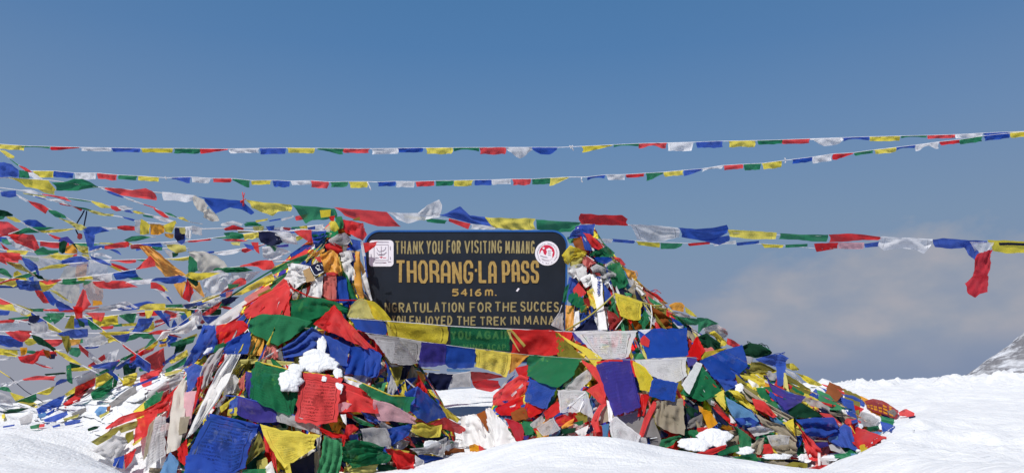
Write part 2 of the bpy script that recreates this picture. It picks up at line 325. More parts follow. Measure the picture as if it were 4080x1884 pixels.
pk = [PAL[k][0] for k in 'RBGYSTPDUm']; r = ramp(t, [(i / 10, tuple(x * .95 for x in p)) for i, p in enumerate(pk)], 'CONSTANT')
t.links.new(spx.outputs[0], r.inputs[0]); t.links.new(r.outputs[0], b.inputs['Base Color'])
t.links.new(bump(t, tex(t, 16, 5, .6, dist=2), .8, .05), b.inputs['Normal']); CORE = m
bv, bf = [], []
for rows, nm in ((LEFT, 'left'), (RIGHT, 'right')):
    V, Fc = body(rows, nm); o = mesh('buried_prayer_flags', V, Fc, CORE)
    rebase(o); tag(o, 'packed old flags deep inside the heap on the %s of the black board' % nm, 'flag heap', 'heaps of old prayer flags', 'stuff')
    k = len(bv); bv += V; bf += [tuple(i + k for i in f) for f in Fc]
# cloth may also come to rest on the snow close by
jj = [j for j in range(ny - 1) if 3.5 < ys[j] < 11]; ii = [i for i in range(nx - 1) if -5.5 < xs[i] < 5.5]; k = len(bv); vid = {}
for j in jj:
    for i in ii:
        if not (ys[j] > 5.75 and (xs[i] < -1.25 or xs[i] > 1.35)): continue
        q = []
        for a, b in ((j, i), (j, i + 1), (j + 1, i + 1), (j + 1, i)):
            if (a, b) not in vid: vid[a, b] = len(bv); bv.append((GX[a, b], GY[a, b], GZ[a, b]))
            q.append(vid[a, b])
        bf.append(tuple(q))
BVH = bvhtree.BVHTree.FromPolygons([tuple(v) for v in bv], bf)
CAM = Vector((0, 0, CAMZ))
def hit(x, y):
    q = P(x, y, 5.0) - CAM; l = BVH.ray_cast(CAM, q.normalized())
    return l[0].y if l[0] is not None else None
# ---------------------------------------------------------------- cloth
def resamp(pl, n):
    pl = np.asarray(pl, float)
    if len(pl) == 1: return np.repeat(pl, n, 0)
    s = np.concatenate([[0], np.cumsum(np.hypot(*(pl[1:] - pl[:-1]).T))])
    if s[-1] < 1e-6: return np.repeat(pl[:1], n, 0)
    q = np.linspace(0, s[-1], n); return np.stack([np.interp(q, s, pl[:, 0]), np.interp(q, s, pl[:, 1])], -1)
def plen(pl):
    pl = np.asarray(pl, float); return float(np.hypot(*(pl[1:] - pl[:-1]).T).sum()) if len(pl) > 1 else 0.
PID = [0]
def patch(top, bot, dfun, layer, wr=1., rng=None, stiff=False, clear=0.):
    """one sheet of cloth between two edge lines: returns verts, faces, uvs"""
    PID[0] += 1; rng = random.Random(PID[0] * 13 + 5)
    wpx = max(plen(top), plen(bot)); tp, bt = np.asarray(top, float), np.asarray(bot, float)
    hpx = max(8, float(np.hypot(*(tp.mean(0) - bt.mean(0)))))
    nu = int(min(34, max(5, wpx / 7))); nv_ = int(min(28, max(3, hpx / 7)))
    A = resamp(top, nu + 1); B = resamp(bot, nu + 1)
    dd = None
    if callable(dfun): base = lambda x, y: dfun(x, y)
    else:
        if isinstance(dfun, (int, float)): base = lambda x, y: dfun
        else:                         # lie on the heap: plane fitted through what is behind
            S = []
            for i in np.linspace(0, nu, 5).astype(int):
                for q in (0, .33, .66, 1):
                    p = A[i] * (1 - q) + B[i] * q; h = hit(*p)
                    if h: S.append((p[0], p[1], h))
            if len(S) >= 4:
                S = np.array(S); c0 = S.mean(0); X = (S[:, :2] - c0[:2]) / 100.; lam = np.eye(2) * .6
                k = np.linalg.solve(X.T @ X + lam, X.T @ (S[:, 2] - c0[2]))
                base = lambda x, y: c0[2] + k[0] * (x - c0[0]) / 100. + k[1] * (y - c0[1]) / 100.
            elif S: z = min(s[2] for s in S); base = lambda x, y: z
            else:
                c0 = (A.mean(0) + B.mean(0)) / 2; l = BVH.find_nearest(P(c0[0], c0[1], 7.6)); z = l[0].y - .05; base = lambda x, y: z
    dm = base(*((A.mean(0) + B.mean(0)) / 2)); size = math.sqrt(max(60, wpx * hpx)) * dm / F
    amp = min(.048, wr * min(.036, max(.003, .125 * size))); along = wpx > 1.7 * hpx
    kf = rng.uniform(5, 11); ph = rng.uniform(0, 6.3); c = rng.choice((0, 1, .5)); n = rng.uniform(1.3, 3.6); sd = rng.uniform(0, 90)
    w1, w2, w3 = rng.uniform(.15, 1), rng.uniform(.1, .9), rng.uniform(.5, 1); sm = (w1 + w2 + w3) / 1.55
    sl = rng.uniform(-.5, .5); ja = min(5.5, .036 * min(wpx, hpx)) * (0 if stiff else 1)
    if stiff: amp *= .25
    s1, s2 = (0, 0) if stiff else (rng.uniform(-.05, .05) * wpx, rng.uniform(-.02, .06)); dn = B.mean(0) - A.mean(0); sdv = np.array([1., 0.])
    V, U = [], []
    for j in range(nv_ + 1):
        v = j / nv_
        for i in range(nu + 1):
            u = i / nu
            p = A[i] * (1 - v) + B[i] * v
            p = p + sdv * s1 * math.sin(math.pi * v) + dn * s2 * v * math.sin(math.pi * u)
            # uneven, slightly frayed outline and slack weave
            eb = 1.6 if (j in (0, nv_) or i in (0, nu)) else .8
            p = p + np.array([noise.noise(Vector((u * 7 + sd, v * 7, 0))), noise.noise(Vector((u * 7, v * 7 + sd, 5)))]) * ja * eb
            an = math.atan2(v + .06, abs(u - c) + .06); rr = min(1, math.hypot(v, u - c) * 1.6)
            f1 = math.sin(an * kf + ph + .6 * noise.noise(Vector((u * 2, v * 2, sd)))) * rr
            f2 = math.sin(2 * math.pi * (u * n + sl * v + .12 * math.sin(v * 4 + ph)) + ph) * (.25 + .75 * v) if not (along and wr > 1.3) else 1.3 * math.sin(2 * math.pi * (v * (n * .7 + .6) + .25 * math.sin(u * 5 + ph) + sl * u) + ph)
            f3 = noise.noise(Vector((u * 2.6 + sd, v * 2.6, sd))) + .8 * (.45 - abs(noise.noise(Vector((u * 4.5, v * 4.5 + sd, 1)))) * 1.6) + .35 * noise.noise(Vector((u * 11, v * 11, sd)))
            D = base(p[0], p[1]) - .028 * layer - PID[0] % 17 * .0008
            D += amp * (w1 * f1 + w2 * f2 + w3 * f3) / sm * (1 if dfun is None else .15 + .85 * min(1, v * 2.5))
            h = hit(p[0], p[1])
            if h is not None: D = min(D, h - .006 - .012 * layer - .03 * clear + .3 * amp * f3)
            V.append(P(p[0], p[1], D)); U.append((u, v))
    W = nu + 1
    Fc = [(j * W + i, (j + 1) * W + i, (j + 1) * W + i + 1, j * W + i + 1) for j in range(nv_) for i in range(nu)]
    return V, Fc, U
# ---------------------------------------------------------------- reader for the flag tables
REG = {'A': (0,500,1.7), 'B': (0,1100,1.5176), 'C': (900,780,2.1643), 'D': (900,1300,2.038), 'E': (1400,850,1.983), 'F': (1800,1300,2.038),
 'H': (2200,850,2.1633), 'I': (2700,1200,1.74), 'J': (3060,400,1.4873), 'K': (3060,1100,1.5176), 'L': (1400,500,1.7173), 'M': (0,500,3.22),
 'N': (0,750,2.975), 'Q': (700,500,2.975), 'S': (2500,500,2.975), 'T': (600,1000,5.152), 'U': (550,1200,5.722), 'X': (0,0,1.)}
class Ctx: pass
cx = Ctx()
def pts(s): 
    x0, y0, k = REG[cx.reg]; return [(float(a) / k + x0, float(b) / k + y0) for a, b in (q.split(',') for q in s.split())]
def flush():
    if getattr(cx, 'single', False) and cx.buf:
        V, Fc, U, fm, ms = [], [], [], [], []
        for v, f, u, m in cx.buf:
            k = len(V); V += v; Fc += [tuple(i + k for i in q) for q in f]; U += u
            if m not in ms: ms.append(m)
            fm += [ms.index(m)] * len(f)
        o = rebase(mesh(cx.name, V, Fc, ms, None, U, True, fm)); tag(o, cx.label, cx.cat, cx.group or None)
    cx.buf = []
def emit(name, V, Fc, m, U=None, label=None):
    if cx.single: cx.buf.append((V, Fc, U if U is not None else [(0, 0)] * len(V), m)); return
    if cx.root is None:
        c = sum((Vector(v) for v in V), Vector()) / len(V); c.z = min(v[2] for v in V)
        cx.root = empty(cx.name, c); tag(cx.root, cx.label, cx.cat, cx.group or None)
    o = mesh(name, V, Fc, m, cx.root, U)
    if label: o['label'] = label
def depth_for():
    o = cx.o
    if 'd' in o: z = float(o['d']); return lambda x, y: z
    if 'dl' in o:
        a, b, x1 = float(o['dl']), float(o['dr']), float(o.get('x1', 1330)); return lambda x, y: a + (b - a) * min(max(x / x1, -.1), 1.2)
    return None
def opts(tok):
    pr, sh, wr, sat, nm, st = 0., 0., 1., False, 'flag', False
    for t in tok:
        if t == 's': sat = True
        elif t == 'x': st = True
        elif t[0] == 'p': pr = float(t[1:])
        elif t[0] == 't': sh = float(t[1:])
        elif t[0] == 'w': wr = float(t[1:])
        elif t[:2] == 'n=': nm = t[2:]
    return pr, sh, wr, sat, nm, st
def flag(c, layer, top, bot, tok=(), dfun=None):
    pr, sh, wr, sat, nm, st = opts(tok)
    if pr == 0 and nm == 'flag' and not sat and not st and c in 'RWBYGS' and PID[0] % 5 < 3: pr = .3
    if sh == 0 and not st and c in 'RWBYGOPSkqLm': sh = .12
    V, Fc, U = patch(top, bot, dfun or depth_for(), layer, wr, stiff=st, clear=float(cx.o.get('c', 0)))
    lab = PAL[c][1] + (' printed flag' if pr > .35 else ' flag') if nm == 'flag' else None
    emit(nm, V, Fc, cloth(c, pr, sh, sat), U, lab)
def cord(pl, r, c, layer):
    df = depth_for(); n = max(6, int(plen(pl) / 16)); q = resamp(pl, n); W = []
    if df is None:
        q = [p for p in q if hit(*p)] or list(q)
        if len(q) < 4: return
        hs = [hit(*p) for p in q]; ok = [h for h in hs if h]; last = ok[0] if ok else 7.6
        zz = []
        for h in hs: last = h if h else last; zz.append(last)
        zz = np.convolve(np.pad(zz, 2, 'edge'), np.ones(5) / 5, 'valid')
    for i, p in enumerate(q):
        D = (df(*p) if df else zz[i]) - .028 * layer; h = hit(*p)
        if h: D = min(D, h - .008 - .012 * layer - .03 * float(cx.o.get('c', 0)))
        W.append(P(p[0], p[1], D + random.uniform(-.004, .004)))
    V, Fc = tube(W, r); emit('cord', V, Fc, cloth(c), None)
def at_x(path, x):
    a = np.asarray(path); return float(np.interp(x, a[:, 0], a[:, 1]))
def sub(path, s0, s1, n=5):
    q = resamp(path, 400); i0, i1 = s0 * 399, s1 * 399
    k = np.linspace(i0, i1, n); return [(float(np.interp(t, range(400), q[:, 0])), float(np.interp(t, range(400), q[:, 1]))) for t in k]
def fan(path, seq, layer, h, tok):
    rng = random.Random(PID[0] * 7 + 3); n = len(seq); e = np.cumsum([0] + [rng.uniform(.75, 1.25) for _ in seq]); e /= e[-1]
    cord(path, .0045, 'W', layer - .4)
    for i, c in enumerate(seq):
        if c == '-': continue
        a, b = e[i] + .012 / n * rng.random(), e[i + 1] - .06 / n * rng.random()
        t = sub(path, a, b, 7); st = rng.choice('rrabvsn'); H = h * rng.uniform(.55, 1.25); wx = rng.uniform(-.2, .5) * H
        prof = {'r': [1, 1, 1, 1, 1, 1, 1], 'a': [.7, 1, .8, .6, .4, .2, .08], 'b': [.08, .2, .4, .65, .9, 1, .75], 'v': [.15, .5, .85, 1, .85, .5, .15], 's': [.3, .7, .9, .95, .9, .7, .3], 'n': [.3, .35, .4, .3, .3, .4, .35]}[st]
        up = -1 if rng.random() < .22 and st != 'r' else 1
        bt = [(x + wx * q, y + up * H * q * rng.uniform(.85, 1.1)) for (x, y), q in zip(t, prof)]
        pr = '.5' if rng.random() < .35 else '0'
        flag(c, layer + rng.uniform(-.2, .2), t, bt, list(tok) + ['p' + pr, 'w1.5'])
PROF = {'r': [1, 1.02, .97, 1, 1.04, .98, 1], 'a': [1, .95, .8, .62, .45, .3, .2], 'b': [.2, .3, .45, .62, .8, .95, 1], 'v': [.2, .45, .8, 1, .85, .45, .2], 's': [.25, .7, .93, 1, .95, .75, .25],
        'n': [1, .6, .45, .5, .6, .8, 1], 'w': [1, .9, .5, .35, .6, 1, 1.1]}
import re
def row(items):
    x0, y0, k = REG[cx.reg]; rng = random.Random(len(items))
    for it in items.split():
        c, a, b, st, h = re.match(r'(\w)(-?\d+)-(\d+)([a-z])(\d+)', it).groups(); a, b, h = float(a) / k + x0, float(b) / k + x0, float(h) / k
        X = np.linspace(a, b, 7); t = [(x, at_x(cx.path, x)) for x in X]; s = rng.uniform(-.14, .14) * h
        bt = [(x + s + (6 if i == 0 and st in 'rs' else 0) * rng.random() - (6 if i == 6 else 0) * rng.random(), y + h * q * rng.uniform(.93, 1.07)) for i, ((x, y), q) in enumerate(zip(t, PROF[st]))]
        flag(c, rng.uniform(-.2, .2), t, bt, ['p.6', 'w1.3'])
def extend(q, h=26):                   # a string goes on past the edge of the view, with its flags
    for a, b, out in ((q[0], q[1], q[0][0] <= 5), (q[-1], q[-2], q[-1][0] >= 4060)):
        if not out: continue
        dx, dy = a[0] - b[0], a[1] - b[1]; l = math.hypot(dx, dy); e = (a[0] + dx / l * 620, a[1] + dy / l * 620 - 25)
        fan([a, e], 'RWBYGRW' if h == 22 else 'GYBRW', 0, h, [])
def build(table):
    cx.buf = []; cx.single = False; cx.root = None
    for ln in table.strip().splitlines():
        ln = ln.strip()
        if not ln or ln[0] == '%': continue
        if ln[0] == '@':
            flush(); q = ln[1:].split('|'); cx.single = q[0] == '1'; cx.name, cx.cat, cx.label, cx.group = q[1:5]
            cx.o = dict(z.split('=') for z in q[5].split()) if len(q) > 5 else {}; cx.root = None
        elif ln[0] == '#': cx.reg = ln[1]
        elif ln[0] == '&': cx.path = pts(ln[1:]); cord(cx.path, .005, 'W', -.3); extend(cx.path, 22)
        elif ln[0] == '>': row(ln[1:])
        elif ln[0] == '~':
            hd, p = ln[1:].split(':'); h = hd.split(); q = pts(p); cord(q, float(h[0]), h[1], float(h[2]))
            if not cx.single and cx.o and h[1] == 'W': extend(q)
        elif ln[0] == '$':
            hd, p, seq = ln[1:].split(':'); h = hd.split(); fan(pts(p), seq.strip(), float(h[0]), float(h[1]) / REG[cx.reg][2], h[2:])
        else:
            hd, p = ln.split(':'); a, b = p.split('/'); h = hd.split(); flag(h[0], float(h[1]), pts(a), pts(b), h[2:])
    flush()
# ---------------------------------------------------------------- the painted board
SD = 8.0                              # distance of the board's face
sign = empty('summit_sign', P(1856, 1640, SD)); tag(sign, 'black painted board with round upper corners, gold hand lettering and two white stickers', 'sign')
def outline(x0, x1, y0, y1, r, n=10):
    p = []
    for cxx, cyy, a0 in ((x1 - r, y0 + r, 90), (x0 + r, y0 + r, 180)):
        for i in range(n + 1): a = R(a0 + (-90 + 90 * i / n if a0 == 90 else 90 * 0)); p.append(None)
    p = []
    for i in range(n + 1): a = R(180 - 90 * i / n); p.append((x0 + r + r * math.cos(a), y0 + r - r * math.sin(a)))
    for i in range(n + 1): a = R(90 - 90 * i / n); p.append((x1 - r + r * math.cos(a), y0 + r - r * math.sin(a)))
    p += [(x1 - 8, y1), (x0 + 8, y1)]; return p
def prism(pl, d0, d1):
    n = len(pl); V = [P(x, y, SD) for x, y in pl]; V = [v + Vector((0, d0 - SD, 0)) for v in V] + [v + Vector((0, d1 - SD, 0)) for v in V]
    return V, [tuple(range(n))[::-1], tuple(range(n, 2 * n))] + [(i, (i + 1) % n, n + (i + 1) % n, n + i) for i in range(n)]
black = plain('black_board_paint', (.0085, .0115, .019), .38, .35, .25, 5, .05)
bluep = plain('blue_rim_paint', (.012, .085, .30), .5, .3, .15)
o1 = outline(1451, 2262, 917, 1446, 62)
V, Fc = prism(o1, SD, SD + .045); mesh('board', V, Fc, black, sign, smooth=False)
oi_ = outline(1458, 2255, 924, 1442, 56); n = len(o1)
Vo = [P(x, y, SD) for x, y in o1]; Vi = [P(x, y, SD) for x, y in oi_]; e = Vector((0, -.006, 0)); z = Vector((0, -.0005, 0))
V = [v + z for v in Vo] + [v + e for v in Vo] + [v + e for v in Vi] + [v + z for v in Vi]
mesh('rim', V, [((k * n + i), k * n + (i + 1) % n, (k + 1) * n + (i + 1) % n, (k + 1) * n + i) for k in range(3) for i in range(n)], bluep, sign, smooth=False)
for px in (1540, 2180):
    V, Fc = prism([(px - 22, 1447), (px + 22, 1447), (px + 22, 1720), (px - 22, 1720)], SD + .003, SD + .06); mesh('post', V, Fc, plain('weathered_post', (.10, .08, .06), .9), sign, smooth=False)
def el_(n=16, a0=0, a1=360, rx=.5, ry=.5, cx_=.5, cy_=.5): return [(cx_ + rx * math.cos(R(a0 + (a1 - a0) * i / n)), cy_ + ry * math.sin(R(a0 + (a1 - a0) * i / n))) for i in range(n + 1)]
def pl_(s): return [[tuple(float(k) for k in q.split(',')) for q in z.split()] for z in s.split('|')]
GL = {k: pl_(v) for k, v in {
 'T': '0,1 1,1|.5,1 .5,0', 'H': '0,1 0,0|1,1 1,0|0,.5 1,.5', 'A': '0,0 .5,1|.5,1 1,0|.22,.34 .78,.34', 'N': '0,0 0,1|0,1 1,0|1,0 1,1', 'K': '0,1 0,0|1,1 .05,.42|.3,.58 1,0',
 'Y': '0,1 .5,.48|1,1 .5,.48|.5,.48 .5,0', 'F': '0,0 0,1 1,1|0,.52 .8,.52', 'R': '0,0 0,1 .6,1 .95,.88 1,.74 .93,.6 .6,.5 0,.5|.45,.5 1,0', 'V': '0,1 .5,0|.5,0 1,1', 'I': '.5,1 .5,0',
 'M': '0,0 .08,1|.08,1 .5,.25|.5,.25 .92,1|.92,1 1,0', 'L': '0,1 0,0 1,0', 'P': '0,0 0,1 .6,1 .95,.88 1,.72 .93,.56 .6,.46 0,.46', 'E': '1,1 0,1 0,0 1,0|0,.52 .8,.52',
 'J': '1,1 1,.25 .8,.05 .5,0 .2,.05 0,.25', 'D': '0,0 0,1 .5,1 .85,.85 1,.5 .85,.15 .5,0 0,0', 'U': '0,1 0,.3 .12,.1 .35,0 .65,0 .88,.1 1,.3 1,1',
 'S': '.95,.85 .8,.97 .5,1 .2,.96 .04,.8 .08,.63 .3,.53 .7,.46 .93,.36 .97,.2 .8,.04 .5,0 .2,.03 .03,.16', 'C': '.97,.83 .75,.98 .5,1 .25,.95 .06,.75 0,.5 .06,.25 .25,.05 .5,0 .78,.03 1,.18',
 'G': '.97,.83 .75,.98 .5,1 .25,.95 .06,.75 0,.5 .06,.25 .25,.05 .5,0 .78,.03 .97,.15 .97,.45 .58,.45', '5': '.95,1 .12,1 .06,.58 .5,.64 .88,.55 1,.34 .88,.1 .5,0 .05,.06',
 '4': '.75,0 .75,1|.75,1 0,.32|0,.32 1,.32', '1': '.25,.82 .55,1|.55,1 .55,0|.2,0 .9,0', '6': '.85,.98 .4,.85 .08,.5 .05,.25 .2,.05 .5,0 .82,.06 .97,.28 .8,.5 .5,.55 .15,.42',
 'm': '0,0 0,.8|0,.6 .2,.85 .42,.8 .5,.6 .5,0|.5,.6 .7,.85 .92,.8 1,.6 1,0', '.': '.4,.0 .6,.06', '-': '.1,.5 .9,.5'}.items()}
GL['O'] = [el_()]
BL = {k: pl_(v) for k, v in {   # heavy block letters of the title
 'T': '0,1 1,1|.5,1 .5,0', 'H': '0,1 0,0|1,1 1,0|0,.5 1,.5', 'O': '.3,1 .7,1 1,.82 1,.18 .7,0 .3,0 0,.18 0,.82 .3,1', 'R': '0,0 0,1 .75,1 1,.85 1,.62 .8,.48 0,.48|.55,.48 1,.3 1,0',
 'A': '0,0 0,.8 .3,1 .7,1 1,.8 1,0|0,.38 1,.38', 'N': '0,0 0,1|0,1 1,0|1,0 1,1', 'G': '1,.72 1,.85 .75,1 .3,1 0,.82 0,.18 .3,0 .75,0 1,.15 1,.42 .6,.42', '-': '0,.5 1,.5',
 'L': '0,1 0,0 1,0', 'P': '0,0 0,1 .75,1 1,.85 1,.55 .75,.4 0,.4', 'S': '1,.74 1,.88 .8,1 .25,1 0,.85 0,.66 .2,.54 .8,.46 1,.34 1,.14 .8,0 .2,0 0,.13 0,.26'}.items()}
def strokes(polys, wd, to3, off, caps=True, seed=0, step=.00008, taper=1.):
    """flat brush strokes: quads along each line, discs at the joints, each laid a hair in front of the last"""
    V, Fc = [], []; k = 0; rg = random.Random(seed)
    def add(q, k):
        i = len(V); V.extend(to3(x, y) + Vector((0, -off - k * step, 0)) for x, y in q); Fc.append(tuple(range(i, i + len(q))))
    for pl in polys:
        for i in range(len(pl) - 1):
            (x0, y0), (x1, y1) = pl[i], pl[i + 1]; l = math.hypot(x1 - x0, y1 - y0)
            if l < 1e-6: continue
            tx, ty = (x1 - x0) / l, (y1 - y0) / l; a = wd / 2 * rg.uniform(.92, 1.06); b = wd / 2 * rg.uniform(.92, 1.06) * (taper if i == len(pl) - 2 else 1)
            ex = wd * .22 if caps else 0; x0 -= tx * (ex if i == 0 else 0); y0 -= ty * (ex if i == 0 else 0); x1 += tx * (ex if i == len(pl) - 2 else 0); y1 += ty * (ex if i == len(pl) - 2 else 0)
            add([(x0 + ty * a, y0 - tx * a), (x0 - ty * a, y0 + tx * a), (x1 - ty * b, y1 + tx * b), (x1 + ty * b, y1 - tx * b)], k); k += 1
            if i < len(pl) - 2: add([(x1 + a * math.cos(q * .7854), y1 + a * math.sin(q * .7854)) for q in range(8)], k); k += 1
    return V, Fc
gold = plain('gold_lettering_paint', (.35, .225, .065), .55, .3, .22, 40); gold2 = plain('worn_gold_paint', (.27, .215, .095), .6, .25, .30, 22)
outl = plain('brown_letter_edge', (.055, .028, .012), .6, .2)
def letters(words, reg, wd, table, m, name='lettering', edge=0., off=.0025, taper=.8, gap=.24):
    x00, y00, k = REG[reg]; sd = 3
    for text, x0, x1, y0, y1 in words:
        V, Fc, fm = [], [], []                  # y0 top, y1 bottom, in that view's pixels
        wid = [.34 if c in 'I.' else .5 if c in '-1' else 1.25 if c in 'MmVW' else 1 for c in text]
        tot = sum(wid) + gap * (len(text) - 1); u = (x1 - x0) / tot; x = x0; rg = random.Random(len(text) * 7 + int(x0))
        for c, w_ in zip(text, wid):
            if c != ' ':
                W = u * w_; ins = wd / 2; dy = rg.uniform(-.03, .03) * (y1 - y0); sk = rg.uniform(-.03, .03); pls = []
                for pl in table.get(c, GL['O']):
                    pls.append([((x + ins + p[0] * max(1, W - wd) + sk * (p[1] - .5) * (y1 - y0)) / k + x00, (y1 - ins + dy - p[1] * (y1 - y0 - wd)) / k + y00) for p in pl])
                for pas in ((1, 0) if edge else (0,)):
                    a, b = strokes(pls, (wd + edge * 2 * pas) / k, lambda X, Y: P(X, Y, SD), off - (.0022 if pas else 0), True, sd, .00008, taper); sd += 1
                    q = len(V); V += a; Fc += [tuple(i + q for i in f) for f in b]; fm += [pas] * len(b)
            x += u * (w_ + gap)
        mesh(name, V, Fc, [m, outl], sign, smooth=False, fm=fm)
letters([('THANK', 345, 572, 215, 322), ('YOU', 592, 722, 215, 322), ('FOR', 752, 865, 213, 318), ('VISITING', 892, 1190, 214, 318), ('MANANG', 1215, 1448, 216, 320)], 'E', 12.5, GL, gold2, edge=1.5)
letters([('THORANG', 350, 962, 375, 557), ('-', 970, 1000, 420, 480), ('LA', 1005, 1148, 375, 555), ('PASS', 1190, 1482, 373, 552)], 'E', 23, BL, gold, edge=3, off=.005, taper=1., gap=.17)
letters([('5416', 793, 1030, 594, 655), ('m.', 1055, 1150, 590, 652)], 'E', 13, GL, gold, edge=2)
letters([('NGRATULATION', 262, 892, 702, 782), ('FOR', 935, 1108, 700, 780), ('THE', 1132, 1308, 698, 776), ('SUCCES', 1335, 1640, 696, 776)], 'E', 12.5, GL, gold2, edge=1.5)
letters([('YOU', 318, 430, 806, 880), ('ENJOYED', 458, 798, 808, 884), ('THE', 832, 985, 810, 884), ('TREK', 1015, 1222, 812, 884), ('IN', 1255, 1330, 810, 880), ('MANAN', 1362, 1665, 806, 880)], 'E', 12, GL, gold2, edge=1.5)
letters([('YOU', 785, 945, 925, 998), ('AGAIN', 985, 1262, 925, 995)], 'E', 16, GL, gold2, edge=2)
letters([('MING', 880, 1042, 1030, 1075), ('ACAP.', 1068, 1242, 1030, 1080)], 'E', 10, GL, gold2, edge=0)
# stickers
stw = plain('white_sticker', (.74, .70, .75), .5, .3, .05); red = plain('red_sticker_ink', (.55, .02, .06), .5, .3, .1); ink = plain('grey_sticker_ink', (.22, .17, .22), .6)
def flat(pl, off): return [P(x, y, SD) + Vector((0, -off, 0)) for x, y in pl], [tuple(range(len(pl)))]
def prism2(pl, off, th=.0012):
    n = len(pl); V = [P(x, y, SD) + Vector((0, -off, 0)) for x, y in pl] + [P(x, y, SD) + Vector((0, -off + th, 0)) for x, y in pl]
    return V, [tuple(range(n)), tuple(range(2 * n - 1, n - 1, -1))] + [(i, n + i, n + (i + 1) % n, (i + 1) % n) for i in range(n)]
def rrect(x0, x1, y0, y1, r, n=6):
    p = []
    for cxx, cyy, a0 in ((x1 - r, y1 - r, 0), (x0 + r, y1 - r, 90), (x0 + r, y0 + r, 180), (x1 - r, y0 + r, 270)):
        for i in range(n + 1): a = R(a0 + 90 * i / n); p.append((cxx + r * math.cos(a), cyy + r * math.sin(a)))
    return p
z1 = lambda x, y: (x / 6.4325 + 1440, y / 6.4325 + 930)
V, Fc = prism2([z1(*q) for q in rrect(195, 825, 175, 845, 95)], .0035); s1 = mesh('square_sticker', V, Fc, stw, sign, smooth=False); s1['label'] = 'white square sticker with a line drawing'
dr = [[(325, 290), (690, 290), (690, 690), (330, 690), (325, 290)], [(510, 330), (512, 600)], [(395, 365), (420, 440), (470, 470), (510, 455), (560, 450), (610, 410), (630, 350)], [(395, 490), (430, 540), (480, 550), (580, 540), (640, 480)],
      [(450, 535), (590, 535)], [(350, 620), (440, 628)], [(420, 215), (700, 222)], [(250, 530), (250, 600), (265, 600)], [(350, 745), (640, 745)], [(680, 725), (760, 725)], [(740, 330), (742, 420)], [(740, 600), (742, 660)]]
a_, b_ = strokes([[z1(*q) for q in pl] for pl in dr], 1.9, lambda x, y: P(x, y, SD), .0042)
s1['_org'] = sign['_org']
mesh('drawing', a_, b_, ink, s1, smooth=False)
rd = [[(330, 225), (420, 215)], [(560, 625), (635, 620)], [(560, 748), (635, 752)]]; a_, b_ = strokes([[z1(*q) for q in pl] for pl in rd], 2.4, lambda x, y: P(x, y, SD), .0045)
k = len(a_); v2, f2 = flat([z1(*q) for q in ((460, 598), (512, 640), (555, 598))], .0046); a_ += v2; b_ += [tuple(i + k for i in f) for f in f2]
mesh('red_mark', a_, b_, red, s1, smooth=False)
z2 = lambda x, y: (x / 6.4325 + 2080, y / 6.4325 + 930)
ci = lambda cx_, cy_, r, n=40: [(cx_ + r * math.cos(2 * math.pi * i / n), cy_ + r * math.sin(2 * math.pi * i / n)) for i in range(n)]
V, Fc = prism2([z2(*q) for q in ci(645, 510, 312)], .0035); s2 = mesh('round_sticker', V, Fc, stw, sign, smooth=False); s2['label'] = 'round white sticker with a red emblem'; s2['_org'] = sign['_org']
V, Fc = flat([z2(*q) for q in ci(640, 490, 196)], .0041); mesh('red_disc', V, Fc, red, s2, smooth=False)
fig = [[(450, 545), (490, 440), (530, 430), (560, 530), (610, 560), (640, 470), (615, 410), (690, 370), (770, 420), (755, 450), (795, 480), (775, 540), (775, 640), (720, 690), (610, 680), (500, 640)], ci(552, 378, 28, 10)]
V, Fc = [], []
for i, pl in enumerate(fig): v2, f2 = flat([z2(*q) for q in pl], .0047 + .0003 * i); k = len(V); V += v2; Fc += [tuple(j + k for j in f) for f in f2]
mesh('white_figure', V, Fc, stw, s2, smooth=False)
rg = random.Random(4); tick = []
for i in range(34):
    a = 2 * math.pi * i / 34; r0 = 248 + rg.uniform(-8, 8); l = rg.uniform(10, 20); c0, s0 = math.cos(a), math.sin(a)
    if rg.random() < .8: tick.append([(645 + c0 * r0 - s0 * l, 510 + s0 * r0 + c0 * l), (645 + c0 * (r0 + 6) + s0 * l, 510 + s0 * (r0 + 6) - c0 * l)])
tick += [[(470, 565), (560, 600), (650, 615)], [(660, 450), (740, 445)], [(665, 500), (730, 500)], [(670, 550), (730, 552)], [(500, 650), (590, 685), (690, 690)]]
a_, b_ = strokes([[z2(*q) for q in pl] for pl in tick], 1.7, lambda x, y: P(x, y, SD), .0055); mesh('ring_lettering', a_, b_, ink, s2, smooth=False)
# scraped paint fleck
V, Fc = flat([(q[0] / 1.983 + 1400, q[1] / 1.983 + 850) for q in ((1300, 612), (1318, 588), (1330, 595), (1312, 618))], .003); mesh('paint_fleck', V, Fc, stw, sign, smooth=False)
